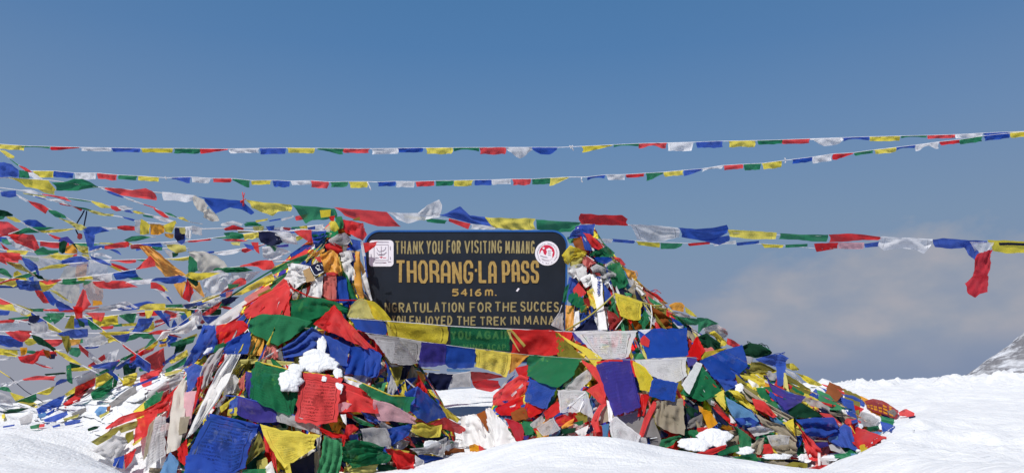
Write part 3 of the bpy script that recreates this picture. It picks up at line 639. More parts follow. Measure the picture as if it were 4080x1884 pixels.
# ---------------------------------------------------------------- strings against the sky (pixel tables read off magnified views; each has its own real distance)
SKY = '''
@S|prayer_flag_string|prayer flags|topmost thin string of small prayer flags, spanning the whole sky nearly level|long strings across the sky|d=12.8
#X
& -60,572 0,575 100,582 330,588 560,592 700,592 900,594 1150,590 1400,593 1500,593 1700,590 2000,588 2230,588 2330,583 2560,572 2700,569 2890,563 3050,560 3250,553 3480,545 3700,540 3830,536 3940,530 4140,522
#M
> Y-60-320r58 G290-655n26 R655-1030a48 W1030-1420r44 B1425-1795r48 Y1810-2215r52
#Q
> G-22-290r58 R290-625a58 W635-990r50 B995-1305r66 Y1320-1645r58 G1690-2000b72 R1990-2305r50
#L
> W135-318r36 B318-490r28 Y508-692r42 G700-875n26 R875-1055r44 W1060-1235v78 B1240-1412s50 Y1575-1780a40 G1790-1965n18 R1970-2160w36 W2165-2340r56 B2360-2540r40
#S
> Y1200-1515r74 G1540-1840r48 R1840-2165r52
#J
> W268-445s48 B445-600n22 Y603-782r28 G790-945n14 R945-1110r20 W1110-1275r22 B1275-1430r24 Y1432-1560r26
~ .009 W .3 : 250,233 445,230
#L
~ .010 W .6 : 1492,140 1508,150 1520,172
~ .010 W .6 : 1516,138 1502,152 1498,158
@S|prayer_flag_string|prayer flags|second thin string of small prayer flags, sagging in the middle and climbing to the right|long strings across the sky|d=12.2
#X
& 118,681 214,682 300,690 387,690 474,698 560,702 661,709 760,706 840,711 930,712 1002,720 1090,719 1160,722 1240,720 1315,726 1390,724 1463,724 1510,726 1577,723 1656,724 1740,721 1811,720 1891,718 1960,717 2040,714 2120,714 2191,710 2266,706 2340,706 2413,697 2490,696 2568,691 2640,687 2722,679 2798,673 2879,660 2960,655 3034,652 3115,641 3157,636 3240,626 3319,614 3405,609 3482,598 3570,588 3646,579 3742,566 3824,557 3917,543 4020,532 4140,520
#X
> Y132-214r26 B214-293r22 W297-381r24 R387-466r22 G474-550r17 Y551-634r17 B686-761b24 W764-839r20 R846-920r15 G928-996b30 Y1002-1081r16 B1085-1155r24 W1159-1240r16 R1238-1310r25 G1315-1386r20 Y1389-1463r24 B1503-1576r17 W1577-1651r23 R1656-1730r20 G1736-1807r19 Y1811-1885r22 B1891-1959r21 W1959-2036r19 R2040-2115r23 G2120-2193r22 Y2192-2266a32 B2342-2413n14 W2416-2490r20 R2495-2568r13 G2572-2640a30 Y2644-2722r18 B2725-2798a24 W2798-2879n13 R2883-2960r18 G2964-3034r24 Y3036-3115r24 B3157-3236r17 W3238-3317r26 R3321-3405a24 G3405-3482r12 Y3482-3570r17 B3571-3646n12 W3648-3742w24 R3744-3824r14 G3826-3917r20 B3917-4020r18 Y4024-4140r20
~ .009 W .6 : 1464,726 1470,738 1478,756
~ .009 W .6 : 658,704 663,716
~ .009 W .6 : 2318,706 2316,722 2322,726
~ .009 W .6 : 3126,630 3132,640 3128,650
@S|prayer_flag_string|prayer flags|large prayer flags dipping from the upper left to pass just above the black board|long strings across the sky|dl=7.2 dr=8.5 x1=2300
#M
~ .005 W -.5 : -90,680 60,670 640,705 1240,790 1900,850 2520,905
B 0 : -90,490 50,470 150,500 240,572 / -90,680 0,660 120,655 240,665
G 0 : 245,572 350,590 / 240,668 380,680
Y 0 p.4 : 60,668 300,685 620,705 720,830 / 200,690 330,790 480,815 700,835
Y -1 t.3 : 480,815 700,832 / 560,860 700,890
G 0 w1.5 : 660,735 830,725 950,685 1050,685 1150,720 1235,780 / 720,835 860,835 1000,832 1120,805 1230,800
R 0 w1.3 : 1310,790 1550,810 1700,830 1870,805 1950,840 / 1340,815 1560,895 1760,925 2010,960
#Q
W .3 w.8 : -160,785 0,800 205,830 255,845 / -140,890 0,885 120,910 240,880
B 0 w.6 : 262,845 450,860 640,880 780,888 900,1000 / 340,890 470,1050 640,970 780,995 895,1060
Y 0 p.6 : 820,880 1090,915 1360,935 / 900,980 1150,1072 1220,1015 1365,1018
G 0 : 1370,940 1640,962 1890,985 1915,1060 / 1430,1000 1540,1160 1620,1115 1780,1110 1900,1090
#L
R 0 p.2 w.6 : -120,560 0,572 120,580 240,590 330,690 / -45,618 60,655 180,690 330,692
W 0 p.3 : 245,592 330,598 460,600 600,595 605,622 / 310,640 390,672 440,655 530,640 600,625
W .2 p.5 : 455,598 520,545 560,525 600,505 618,540 / 470,604 520,610 570,612 604,612
B 0 : 605,612 650,600 745,552 810,616 910,625 / 620,620 700,635 800,665 900,680 960,690
Y 0 p.6 : 915,628 1090,635 1260,638 / 985,700 1120,712 1265,710
G 0 p.2 : 1262,642 1420,655 1570,662 / 1268,710 1410,726 1500,725 1570,672
@S|prayer_flag_string|prayer flags|string of large prayer flags running level from the board's right top to the right edge|long strings across the sky|dl=2.46 dr=13 x1=4080
#H
~ .004 W -.5 : 240,95 660,100 1090,140 1500,165 1940,185 2320,195
R 0 p.4 w.8 : 245,0 430,15 600,15 655,50 / 252,90 430,98 660,106
W 0 p.7 : 664,90 880,105 1085,125 / 730,225 850,242 960,232 1095,205
B 0 w1.2 : 1090,125 1250,135 1380,125 1505,98 / 1115,205 1280,235 1400,235 1505,170
B -.5 t.2 : 1280,235 1520,190 / 1440,272 1525,235
Y 0 p.4 w.7 : 1510,140 1720,150 1935,165 / 1530,200 1720,220 1925,222
#J
G 0 : 72,787 210,795 355,795 / 65,822 180,825 260,835 345,838
R 0 : 358,795 500,788 580,798 662,808 / 362,840 470,835 560,825 650,828
W .3 p.4 w1.3 : 668,808 820,812 975,822 / 650,860 690,888 780,872 880,885 925,905 965,860
B 0 : 975,825 1040,815 1180,828 1300,832 / 990,868 1090,880 1165,870 1250,850 1300,842
B .3 : 1130,840 1205,842 1250,900 / 1165,870 1190,915 1228,945
W .5 t.3 : 1195,838 1340,840 / 1225,895 1280,910 1325,870
Y 0 w.6 : 1300,828 1420,830 1560,838 / 1335,892 1420,902 1560,898
K .3 x : 1368,843 1450,843 1560,848 / 1372,858 1450,858 1560,862
@S|prayer_flag_string|prayer flags|small prayer flag string just below the large flags right of the board|long strings across the sky|dl=2.7 dr=13.2 x1=4080
#H
~ .0035 W -.5 : 380,225 600,230 930,248 1170,258 1400,262 1600,255 1800,262 1990,275 2300,305 2600,300
W 0 : 390,218 515,220 / 400,258 510,255
B 0 : 516,218 710,235 / 520,245 700,260
Y 0 p.3 : 722,240 928,255 / 740,272 925,296
G 0 : 933,255 1125,260 / 935,306 1060,304 1110,284
R 0 : 1175,258 1375,242 / 1185,282 1360,264
W 0 : 1382,262 1470,252 1582,232 / 1400,286 1480,264 1580,266
B 0 : 1590,252 1785,235 / 1595,278 1785,258
Y 0 : 1800,262 1995,272 / 1830,298 1980,296
G 0 : 2010,270 2200,262 / 2010,295 2200,285
#J
R 0 : 272,848 415,842 / 288,897 410,876
q 0 p.5 : 410,842 570,842 / 420,878 565,880
B 0 : 570,850 665,835 / 575,872 660,865
@S|prayer_flag_string|prayer flags|short row of small flags showing between the large flags and the board's upper edge||d=8.35
#L
~ .003 W -.5 : 330,612 510,630 660,640 820,675 1000,705
Y 0 : 352,610 510,630 / 360,635 500,650
G 0 : 508,632 655,650 / 520,660 640,672
R 0 : 668,635 815,672 / 665,655 800,710
W 0 : 820,675 985,690 / 815,708 980,712
#Q
R 0 : 1420,1075 1570,1050 / 1430,1130 1560,1100
W 0 : 1255,1105 1405,1065 / 1260,1135 1400,1085
B 0 : 1105,1125 1245,1100 / 1110,1140 1240,1118
Y 0 : 945,1125 1095,1102 / 950,1150 1085,1125
G 0 : 820,1145 940,1140 / 900,1185 1030,1190
@1|prayer_scarf|scarf|crimson scarf with frayed end hanging alone from the right flag string||d=12.3
#J
r 0 w1.0 : 1245,905 1330,885 / 1228,960 1220,1030 1210,1050 1300,1060 1322,960
r .1 w.6 : 1212,1040 1305,1040 / 1168,1085 1185,1135 1230,1165 1260,1140 1300,1135
@1|prayer_scarf|scarf|off white scarf dangling from the string between its white and blue large flags||dl=7.2 dr=8.5 x1=2300
#Q
C .6 s w.8 : 205,835 265,850 330,880 380,950 / 215,930 260,1000 320,1030 370,1010
C .6 s w.8 : 320,1000 400,985 / 330,1090 430,1140 520,1130 500,1080
@1|twine_tuft|twine|tuft of red twine knotted on the string between blue and yellow large flags||dl=7.2 dr=8.5 x1=2300
#Q
R .6 t.2 : 765,890 810,880 / 770,920 815,920
~ .004 R .7 : 790,790 800,860 795,960
~ .004 R .7 : 815,800 800,870 810,955
~ .004 R .7 : 765,905 830,870
'''
LEFTFAN = '''
@S|prayer_flag_string|prayer flags|small prayer flag string slanting steeply down from the left edge beneath the topmost string|strings fanning out left of the heap|d=8.7
#M
~ .004 W -.5 : -20,300 120,430 240,510 420,605 540,690
Y 0 : 0,320 60,320 190,400 / 20,345 110,410 180,430
G 0 : 120,425 240,505 / 135,445 230,520
R 0 : 240,510 330,540 420,600 / 290,555 350,605 400,600
W 0 : 360,600 430,605 545,685 / 370,640 440,685 540,700
@S|prayer_flag_string|prayer flags|frayed small flags running from the left edge down to the dark dangling ornament's knot|strings fanning out left of the heap|dl=6.9 dr=7.9
#N
~ .005 W -.5 : -40,30 200,80 330,150 575,245 780,345 990,475 1100,520
B .2 : 10,40 190,25 / 20,95 120,115 200,95
W 0 t.2 : 210,80 320,145 / 220,110 310,160
R .2 w1.5 : 325,145 430,170 500,190 580,245 / 400,215 480,265 540,305
G .2 : 575,255 660,265 770,320 790,355 / 590,290 660,340 740,355
y .2 : 700,350 820,385 1020,460 / 720,365 840,430 890,470
@S|prayer_flag_string|prayer flags|folded small flags on a string from under the big yellow flag to the heap|strings fanning out left of the heap|dl=7.6 dr=8.0
#N
~ .004 W -.5 : -40,-10 200,20 500,70 780,112 1080,155 1310,215 1480,265 1700,300 1800,320 2100,420
W .1 : 230,20 360,15 500,65 / 270,50 380,65 500,72
y 0 : 270,55 560,95 / 290,70 540,110
R .1 : 490,65 640,85 770,105 850,160 / 510,80 660,110 800,150
G 0 : 800,115 960,135 1080,155 / 810,125 940,150 1070,165
Y .1 : 1075,145 1220,180 1310,225 / 1080,165 1200,235 1300,235
R 0 : 1310,205 1380,215 1440,260 / 1320,245 1380,275 1440,265
W 0 : 1385,215 1470,205 1580,235 / 1410,245 1500,255 1570,245
B 0 : 1465,265 1530,255 1585,290 / 1480,280 1560,295
Y 0 : 1578,265 1650,275 1720,300 / 1590,290 1640,305 1700,305
G 0 : 1690,310 1800,330 / 1700,335 1820,355
W 0 : 1780,315 1900,335 2060,385 / 1850,365 1950,400 2050,410
@S|prayer_flag_string|prayer flags|string dropping from the big red flag's left corner to the cluster of tied bundles|strings fanning out left of the heap|d=7.7
#N
~ .004 W -.5 : 1200,0 1330,60 1480,110 1700,190 1840,240 2000,330 2110,350 2240,400 2400,425
B 0 : 1240,25 1340,45 1470,105 / 1300,65 1380,95 1460,115
W 0 p.6 : 1470,110 1700,185 / 1500,135 1600,165 1690,195
R 0 : 1700,185 1850,230 / 1710,200 1840,240
R .1 : 1820,235 1930,280 2005,350 / 1850,280 1940,345 2000,355
G 0 : 1945,285 2020,295 2110,350 / 1990,315 2080,345
Y .1 : 2110,345 2170,340 2240,395 / 2120,360 2200,390
@S|prayer_flag_string|prayer flags|pale narrow flag string between two parallel ones, ending at the tied bundles by the heap|strings fanning out left of the heap|dl=7.3 dr=7.9
#N
~ .004 W -.5 : 390,88 560,130 720,175 850,212 1000,250 1240,315 1440,340 1610,390 2000,430
B 0 : 410,90 550,130 / 430,110 545,140
W 0 : 550,125 700,130 850,195 / 580,145 720,175 840,200
R .1 : 700,175 850,210 / 720,195 830,215
R 0 : 840,210 980,245 / 900,235 960,275 975,255
G .1 : 880,215 1020,235 1090,260 / 960,245 1060,270
y .1 : 1020,250 1120,265 1250,300 1350,305 / 1080,290 1200,325 1340,330
B .1 : 1440,335 1520,350 1600,370 / 1470,355 1580,390
@S|prayer_flag_string|prayer flags|short string at the left edge with a green, a yellow and a billowing blue flag|strings fanning out left of the heap|dl=6.7 dr=8.2
#N
~ .004 W -.5 : -40,300 120,345 250,395 340,460 480,520
D 0 : -20,250 80,270 150,310 / -20,330 60,335 150,330
G 0 : -20,330 60,335 / -20,375 40,365
Y .1 : 80,335 170,340 250,390 / 100,360 180,400 240,405
B .2 w1.5 : 265,390 340,370 430,375 540,450 / 300,430 400,460 540,460
@1|prayer_flag|prayer flag|large translucent red flag with a torn corner at the left edge|single flags blown out left of the heap|d=6.9
#N
R 0 t.25 w1.4 : -60,385 100,400 230,490 / -60,540 100,560 220,620
R .3 t.15 w1.4 : 90,545 260,540 400,550 470,700 / 180,640 300,690 420,740 468,715
R -.3 : -60,560 100,545 / -60,590 80,560
@1|prayer_flag|prayer flag|torn white flag with red edge hanging beneath the large red flag, far left|single flags blown out left of the heap|d=7.1
#N
W 0 t.3 : 70,570 200,640 420,735 / 150,690 250,740 400,745
g .1 t.3 : 10,600 80,600 140,660 / 20,640 90,670
R .2 : 0,640 60,690 110,725 / 30,700 70,750
@S|prayer_flag_string|prayer flags|nearly level string of long flags carrying the knot below the dark dangling ornament|strings fanning out left of the heap|dl=6.8 dr=7.8
#N
~ .005 W -.5 : 100,545 330,470 480,510 900,480 1180,465 1400,480 1650,460 1900,450 2250,470
G .2 w1.4 : 140,540 300,470 450,455 560,460 640,465 / 200,550 320,530 460,525 600,475
Y .3 : 450,505 640,490 880,475 / 520,530 700,520 860,490
y .4 w1.8 : 890,440 960,425 1030,470 / 900,490 960,500 1010,475
B .3 w1.2 : 970,480 1060,455 1190,455 1300,505 / 1010,530 1090,555 1200,520
W 0 : 1195,480 1290,465 1390,465 / 1200,495 1300,490 1390,490
R .3 w1.5 : 1390,450 1480,440 1600,450 / 1400,480 1480,500 1600,500
S .3 t.3 : 1600,380 1660,370 / 1600,520 1660,545
Y .5 w2 : 1670,360 1720,390 1780,430 / 1660,550 1720,550 1770,540
O .4 w2 : 1780,420 1880,425 1940,440 / 1780,545 1880,550 1950,520
Y .5 w2 : 1940,440 2080,380 2090,410 / 1960,520 2040,530 2060,470
O .3 : 1950,535 2060,540 / 1960,570 2030,600 2060,580
K .6 : 2070,470 2200,470 / 2070,590 2110,620 2190,600
B .5 t.2 : 2060,560 2200,560 / 2100,630 2150,670 2190,640
y .7 : 2125,470 2195,465 / 2130,535 2195,540
E .7 w2.5 : 2195,455 2270,450 / 2200,580 2250,600 2270,560
S .5 t.2 : 2270,440 2400,470 / 2280,540 2400,560
@1|dangling_ornament|ornament|small dark nut hanging from a looped black cord left of the heap||d=7.3
#N
~ .006 K 1 : 1000,262 960,340 915,400 895,450 900,510 925,545
~ .006 K 1 : 1028,270 1018,340 1000,420 992,470
m 1.3 w2 : 920,545 945,530 975,545 / 915,590 945,608 978,590
@1|prayer_flag|prayer flag|deep blue flag hanging straight down under the ornament's knot|single flags blown out left of the heap|d=7.3
#N
B 0 w1.4 : 985,500 1060,545 1125,555 / 1035,690 1080,690 1110,685
@S|prayer_flag_string|prayer flags|string rising right from the blue hanging flag through red to a dark green flag|strings fanning out left of the heap|dl=7.2 dr=7.9
#N
~ .005 W -.5 : 1040,760 1220,700 1450,645 1560,615 1700,570 1850,580
B .2 : 1050,690 1140,680 1240,680 / 1055,740 1140,730 1230,710
E .4 : 1060,745 1200,700 / 1075,765 1210,720
R .2 w1.4 : 1210,685 1330,660 1450,635 1520,630 / 1240,725 1360,710 1500,700
R .1 t.3 : 1490,640 1535,640 / 1470,690 1530,695
B .1 : 1290,725 1350,720 1400,740 / 1340,745 1440,795
G .3 w1.4 : 1460,620 1560,570 1680,560 1800,578 / 1520,635 1620,625 1760,590
W .1 : 1080,770 1200,760 1330,820 / 1100,820 1200,800 1320,840
@S|prayer_flag_string|prayer flags|twisted string of maroon and violet flags above the orange bow at left|strings fanning out left of the heap|d=7.4
#N
~ .004 W -.5 : 555,535 700,590 880,660 960,710
R .2 : 560,535 640,560 720,585 / 580,550 650,600 700,605
P .1 t.2 : 700,590 800,570 880,650 / 690,630 780,640 870,665
@1|tied_scarf_knot|scarf knot|orange bow with green and cream cloth ends tied where several strings cross||d=7.15
#N
D .2 w2 : 700,640 760,620 800,640 / 700,750 740,775 770,760
O .6 w3 : 790,690 860,660 920,740 / 770,770 850,770 920,770
D .3 w2 : 850,650 900,660 920,720 / 880,700 920,725
y .5 w2.5 : 890,660 950,680 1040,690 / 930,740 980,770 1050,780
Y .7 w2 : 950,740 1040,710 / 980,765 1050,760
y .6 w2 : 960,780 1050,780 / 1020,840 1070,850
@S|prayer_flag_string|prayer flags|string of yellow, dark green and yellow flags just left of the orange bow|strings fanning out left of the heap|dl=6.7 dr=7.5
#N
~ .005 W -.5 : -40,715 75,740 330,745 600,790 880,790 1060,830
Y .2 : 80,730 210,735 340,740 / 80,760 200,790 300,790
G .2 w1.5 : 400,745 510,690 570,730 700,735 / 440,790 540,790 690,765
Y .3 p.4 : 590,785 720,785 880,785 / 610,815 720,850 850,820
R .1 : 850,790 920,775 / 860,810 910,800
B .3 : 705,880 820,820 960,800 1050,850 / 780,885 900,870 1030,870
@1|prayer_flag|prayer flag|red flag rolled like a tube at the left edge with blue tail|single flags blown out left of the heap|d=6.7
#N
R .3 w2 : -60,760 100,760 245,770 / -60,850 100,870 215,880
R .2 : -60,840 60,860 / 20,880 90,910
B .2 w1.5 : 245,815 350,840 440,910 / 300,920 370,990 440,960
B .1 : 400,930 445,920 / 440,1020 470,1040
@S|prayer_flag_string|prayer flags|thick rope of olive and yellow flags falling right from the rolled red flag|strings fanning out left of the heap|d=6.75
#N
~ .008 T -.5 : 60,860 190,900 300,960 420,1040 570,1095
V .2 w2 : 70,870 150,880 250,930 / 110,900 180,940 240,970
y .3 w2 : 140,890 240,890 350,990 / 180,950 260,975 340,1000
B .2 : 340,1060 400,1040 / 350,1090 400,1110
D .2 : 400,1010 500,1040 / 450,1070 530,1080
@1|prayer_scarf|scarf|sheer grey white veil stretched between two strings at far left||d=7.3
#N
S 0 t.45 w.5 : 270,800 400,795 600,800 700,850 / 430,960 500,930 600,905 700,870
@S|prayer_flag_string|prayer flags|long string falling right from the orange bow, blue then red, yellow and green|strings fanning out left of the heap|dl=7.1 dr=7.7
#N
~ .005 W -.5 : 1060,820 1310,905 1480,990 1700,1080 1830,1130 1980,1190
B .2 w1.4 : 1070,800 1200,840 1330,910 / 1090,840 1200,890 1320,920
R .2 : 1320,885 1430,915 1550,970 / 1340,920 1430,960 1510,990
Y .3 : 1280,905 1380,930 1470,995 / 1300,925 1380,970 1460,1000
G .3 p.3 : 1460,985 1560,980 1620,1040 1700,1075 / 1470,1040 1580,1085 1690,1085
#T
R .3 : 0,640 100,640 200,690 300,800 / 0,770 100,770 200,800 290,840
Y .1 : 150,670 260,700 370,830 / 200,720 290,800
W .2 t.2 : 50,770 170,790 300,860 420,960 / 150,810 260,930 390,1050
B .2 : 300,930 370,930 450,1060 / 370,1000 440,1080
@S|prayer_flag_string|prayer flags|string of dark green and yellow flags sagging up to the orange bow's veil|strings fanning out left of the heap|dl=6.8 dr=7.4
#N
~ .005 W -.5 : -40,1135 160,1060 460,975 640,920 810,895 1000,880
R .1 : -20,1120 120,1075 240,1065 / -20,1140 120,1095 220,1080
G .2 : 160,1055 280,1020 440,980 460,990 / 200,1060 320,1065 430,1020
Y .2 : 440,960 600,910 720,895 810,900 / 450,975 600,950 720,945 800,915
@S|prayer_flag_string|prayer flags|level string, wide red flag in its middle, twisted yellow flags at both ends|strings fanning out left of the heap|dl=6.9 dr=7.5
#N
~ .005 W -.5 : -40,1165 160,1160 380,1120 690,1115 1000,1090 1280,1110 1640,1120 1830,1090 2210,1040 2400,1010
B .2 : -40,1155 150,1155 330,1135 / -40,1180 150,1180 320,1160
Y .4 w2 : 385,1140 410,1090 540,1105 690,1120 / 420,1190 520,1230 620,1170
G .2 : 690,1125 860,1105 1000,1085 / 720,1135 880,1140 990,1120
G .2 t.3 : 985,1090 1090,1095 / 990,1150 1050,1130
R .4 w1.2 : 1100,1105 1290,1095 1460,1095 1640,1170 / 1190,1185 1340,1190 1500,1180
W .2 : 1460,1090 1620,1090 1810,1070 / 1490,1125 1640,1140 1780,1130
#T
B .4 w1.2 : 0,610 110,545 350,540 600,490 730,560 / 180,620 300,665 480,670 650,640
Y .5 w1.8 p.3 : 700,500 800,430 950,450 1240,440 1440,450 / 820,560 930,600 1040,590 1250,520
D .3 : 730,550 900,550 980,630 / 820,640 930,730 980,690
@1|prayer_scarf|scarf|long orange scarf slanting down to the right across the left strings||d=7.45
#N
O .1 s w1.6 : 1650,690 1760,820 1860,930 1960,1045 / 1760,680 1880,770 2080,940 2250,1050
#T
O .1 s w1.4 : 470,670 730,620 / 600,900 650,960
O .1 s w1.4 t.15 : 780,600 900,680 1010,620 / 830,720 930,810 1080,950 1110,920
@1|prayer_flag|prayer flag|small red kite shaped flag hanging over the orange scarf's torn end|single flags blown out left of the heap|d=7.25
#T
R .6 p.2 : 750,570 760,590 / 640,950 720,1010 800,1050 880,830
@1|prayer_scarf|scarf|sheer cream veil hanging below the orange bow||d=7.35
#N
C 0 t.55 w.5 : 820,890 1050,865 / 690,1110 850,1110 1020,1110
e .1 t.6 w.4 : 910,910 1045,890 / 880,1080 1020,1080
W .1 t.55 w.5 : 1060,860 1180,880 1280,905 / 1020,1100 1150,1170 1290,1090
#B
e .1 t.6 w.4 : 470,0 610,0 / 500,60 560,180 620,170
W .1 t.6 w.5 : 540,0 640,0 / 560,110 600,120
C 0 t.5 w.5 : 270,30 480,40 / 360,130 420,160 480,170
@1|prayer_scarf|scarf|billowing white veil blown up like a sail left of the heap||d=7.75
#T
C 0 s t.12 w1.2 : 730,0 900,0 1100,10 1380,120 1500,200 1580,320 / 780,100 960,220 970,400 1100,440 1260,430
W .1 s t.15 w1.2 : 1270,420 1420,400 1600,460 1690,560 1710,660 / 1060,590 1100,780 1270,880 1450,820 1590,760
S 0 s t.15 w1 : 870,830 1150,850 / 870,1020 1000,1040 1130,950
W -.2 s t.2 w.8 : 1640,450 1900,430 2260,410 / 1700,650 1800,690 2050,600
@1|prayer_flag|prayer flag|dark green flag hung vertically against the billowing white veil|single flags blown out left of the heap|d=7.6
#T
G .4 w.8 : 785,105 830,105 900,160 950,220 970,400 / 770,440 820,440 900,440
@S|prayer_flag_string|prayer flags|string of maroon, green, yellow and grey flags above the orange scarf's upper end|strings fanning out left of the heap|d=7.6
#N
~ .004 W -.5 : 1540,690 1700,680 1800,700 1930,715 2100,690 2250,720
m .2 : 1550,670 1640,660 1800,690 / 1555,720 1650,715 1790,705
G .2 : 1800,690 1930,695 / 1810,715 1850,735 1925,735
y .2 w1.6 : 1970,670 2080,660 2200,680 / 1990,710 2090,770 2210,745
S .1 : 1945,720 2050,750 / 1985,790 2040,830
D .3 : 2040,760 2115,770 / 2050,820 2110,795
@S|prayer_flag_string|prayer flags|string from the green flag by the white veil through red to the heap|strings fanning out left of the heap|dl=7.5 dr=7.8
#T
~ .005 W -.5 : 1250,430 1500,400 1880,330 2150,250 2400,200 2700,150
G .3 w1.2 : 1270,415 1320,335 1550,345 1900,320 / 1400,370 1560,450 1900,430 2100,405
R .3 w1.6 : 1830,310 1910,280 2120,240 2360,180 2500,200 2550,290 / 1850,325 2000,290 2200,320 2310,390 2470,380
k .1 : 2520,470 2600,430 / 2550,510 2600,480
@S|prayer_flag_string|prayer flags|tight string of yellow, blue and white flags passing left of the navy flag|strings fanning out left of the heap|d=7.35
#B
~ .005 W -.5 : -20,185 250,200 460,208 700,198 850,190 1100,195 1170,200 1350,195
Y .3 : -20,170 100,168 190,200 / -20,195 100,215 180,240
G .1 : 150,195 270,195 / 160,210 260,215
Y .3 : 100,200 200,205 / 130,235 190,245
R .3 : 260,200 400,195 600,185 / 270,210 430,218 600,195
W .4 w1.4 : 470,205 640,180 770,150 840,190 / 480,225 620,212 740,205
B .3 : 700,200 800,170 890,150 940,160 / 740,210 830,200 900,180
Y .5 p.3 : 820,190 900,165 1000,165 1000,190 / 830,205 900,200 990,205
#U
Y .6 : 350,180 640,145 900,150 1130,170 / 360,205 700,200 950,230 1200,240
Y .5 : 150,200 350,200 / 170,400 260,410
Y .6 p.2 : 1060,240 1200,210 / 1140,350 1150,450 1250,400
G .3 : 620,80 1000,60 / 640,140 1030,140
@S|prayer_flag_string|prayer flags|two blue and red flags with see through prints under the yellow string's right end|strings fanning out left of the heap|d=7.45
#U
~ .004 W -.5 : 340,200 560,200 900,240 1130,260
B .4 : 350,215 530,205 / 700,580 740,600
B .3 t.3 p.3 : 580,240 760,240 / 620,480 700,560
m .4 : 560,240 640,200 880,270 / 600,250 800,340
S .2 t.4 : 870,300 980,280 / 920,560 1060,500
B .4 t.3 : 960,330 1080,280 1130,400 / 1000,480 1110,480
B .4 : 810,420 840,420 / 750,610 920,590
@S|prayer_flag_string|prayer flags|red star shaped bunch of flags on a string, just below the cream veil|strings fanning out left of the heap|d=6.8
#B
R .4 w1.6 : 470,150 500,75 520,90 / 450,215 480,230 550,170
R .5 w2 : 440,180 500,190 / 460,260 500,250
R .3 t.2 : 510,220 635,220 / 560,255 615,275
V .3 : 430,235 450,240 / 390,315 450,320
G .3 t.2 w1.5 : 270,225 390,220 / 330,290 380,250
D .2 : 460,250 510,280 / 480,300 510,310
O .2 t.2 : 560,145 610,150 / 560,180 620,170
@1|prayer_flag|prayer flag|small near black flag hanging at far left below a yellow one|single flags blown out left of the heap|d=6.8
#B
K .5 : 175,240 240,235 / 170,290 200,300 240,260
@1|prayer_flag|prayer flag|small deep blue flag dangling slantwise under the twisted yellow flag at left|single flags blown out left of the heap|d=6.75
#B
B .5 : 255,95 300,90 / 300,165 325,180 340,150
y .3 : 290,80 340,90 / 390,140 440,165
@S|prayer_flag_string|prayer flags|string of grey, violet and white flags under the near black flag, left edge|strings fanning out left of the heap|dl=6.6 dr=7.3
#B
~ .004 W -.5 : -20,270 90,265 180,280 260,320 350,340
R .2 : -20,268 90,260 / -20,285 80,280
S .1 t.3 : 180,290 270,270 290,320 / 190,330 240,345 300,335
G .1 : 50,255 180,240 / 60,265 170,258
B .1 : -20,205 60,210 / -20,235 50,235
@S|prayer_flag_string|prayer flags|long sagging string with a dark blue middle flag and crumpled white right end|strings fanning out left of the heap|dl=6.7 dr=7.5
#B
~ .005 W -.5 : -20,335 190,335 350,345 540,345 800,340 900,345 1010,325 1200,270
R .3 w1.4 : 30,335 110,330 190,340 / 80,375 140,400 180,370
m .2 : 110,325 190,330 / 120,345 190,345
W .2 : 195,345 350,340 / 210,375 350,360
B .4 w1.3 : 345,345 440,320 530,318 / 360,360 460,375 530,365
Y .3 : 600,340 700,335 800,330 / 630,358 720,355 780,345
G .3 : 830,345 920,345 / 870,378 940,378
R .3 : 890,345 960,325 1030,325 / 910,352 1000,350
#U
E .5 w2.2 p.2 : 420,900 560,680 800,660 1100,500 1300,350 / 520,870 650,830 800,740 1100,740 1340,600
E .4 w2 : 1260,320 1360,330 / 1280,520 1400,520
m .3 : 700,740 850,760 1000,820 / 730,780 860,810 990,830
B .2 t.2 : 660,770 900,810 / 750,920 900,880
@S|prayer_flag_string|prayer flags|string dropping right through green, yellow and blue flags at far left|strings fanning out left of the heap|dl=6.6 dr=7.1
#B
~ .005 W -.5 : 180,345 280,400 400,490 500,540 600,590
D .3 w1.5 : 190,350 250,370 340,440 / 230,410 290,430 330,460
Y .3 : 330,445 400,470 495,535 / 340,460 410,510 460,530
V .2 : 370,360 420,360 430,430 / 390,430 410,470
G .2 t.2 : 410,430 480,430 490,460 / 420,470 470,490
O .2 t.3 : 420,380 490,380 / 430,420 480,410
@S|prayer_flag_string|prayer flags|string at lower left with a pointed red flag and small orange knots|strings fanning out left of the heap|dl=6.5 dr=7.0
#B
~ .005 W -.5 : -20,430 110,480 200,520 320,555
Y .3 : -20,430 60,445 110,478 / -20,455 60,462
W .1 : -20,495 100,485 / -20,510 80,500
R .4 w1.4 : 110,485 200,470 270,435 / 130,520 200,530 230,510
R .3 : 180,515 250,535 / 260,550 320,556
O .4 w2 : 120,430 165,430 / 125,480 160,470
U .4 w2 : 255,440 300,450 / 280,490 310,495
K .3 w2 : 290,470 340,470 / 300,500 330,500
@S|prayer_flag_string|prayer flags|string of white, red and green flags rising right above the snowy left slope|strings fanning out left of the heap|dl=6.7 dr=7.4
#B
~ .005 W -.5 : -20,665 150,625 330,600 410,575 550,550 640,560 740,520
W .2 : -20,650 140,625 / -20,670 80,660
R .4 w1.4 : 140,620 220,600 340,605 / 150,630 250,625 330,630
D .1 : 270,590 400,578 / 280,600 400,590
Y .3 : 410,560 480,550 550,545 / 410,575 490,572 550,565
G .3 : 400,540 430,530 / 405,630 440,650
B .3 w1.3 : 550,540 650,520 720,510 / 570,555 650,560 680,585
G .2 : 580,590 680,540 760,490 / 590,600 690,560
D .3 : 420,520 490,540 / 420,555 470,560
@S|prayer_flag_string|prayer flags|string at lower left edge with green then yellow flags ending in the snow|strings fanning out left of the heap|d=7.4
#B
~ .005 W -.5 : -20,660 60,700 230,785 300,800
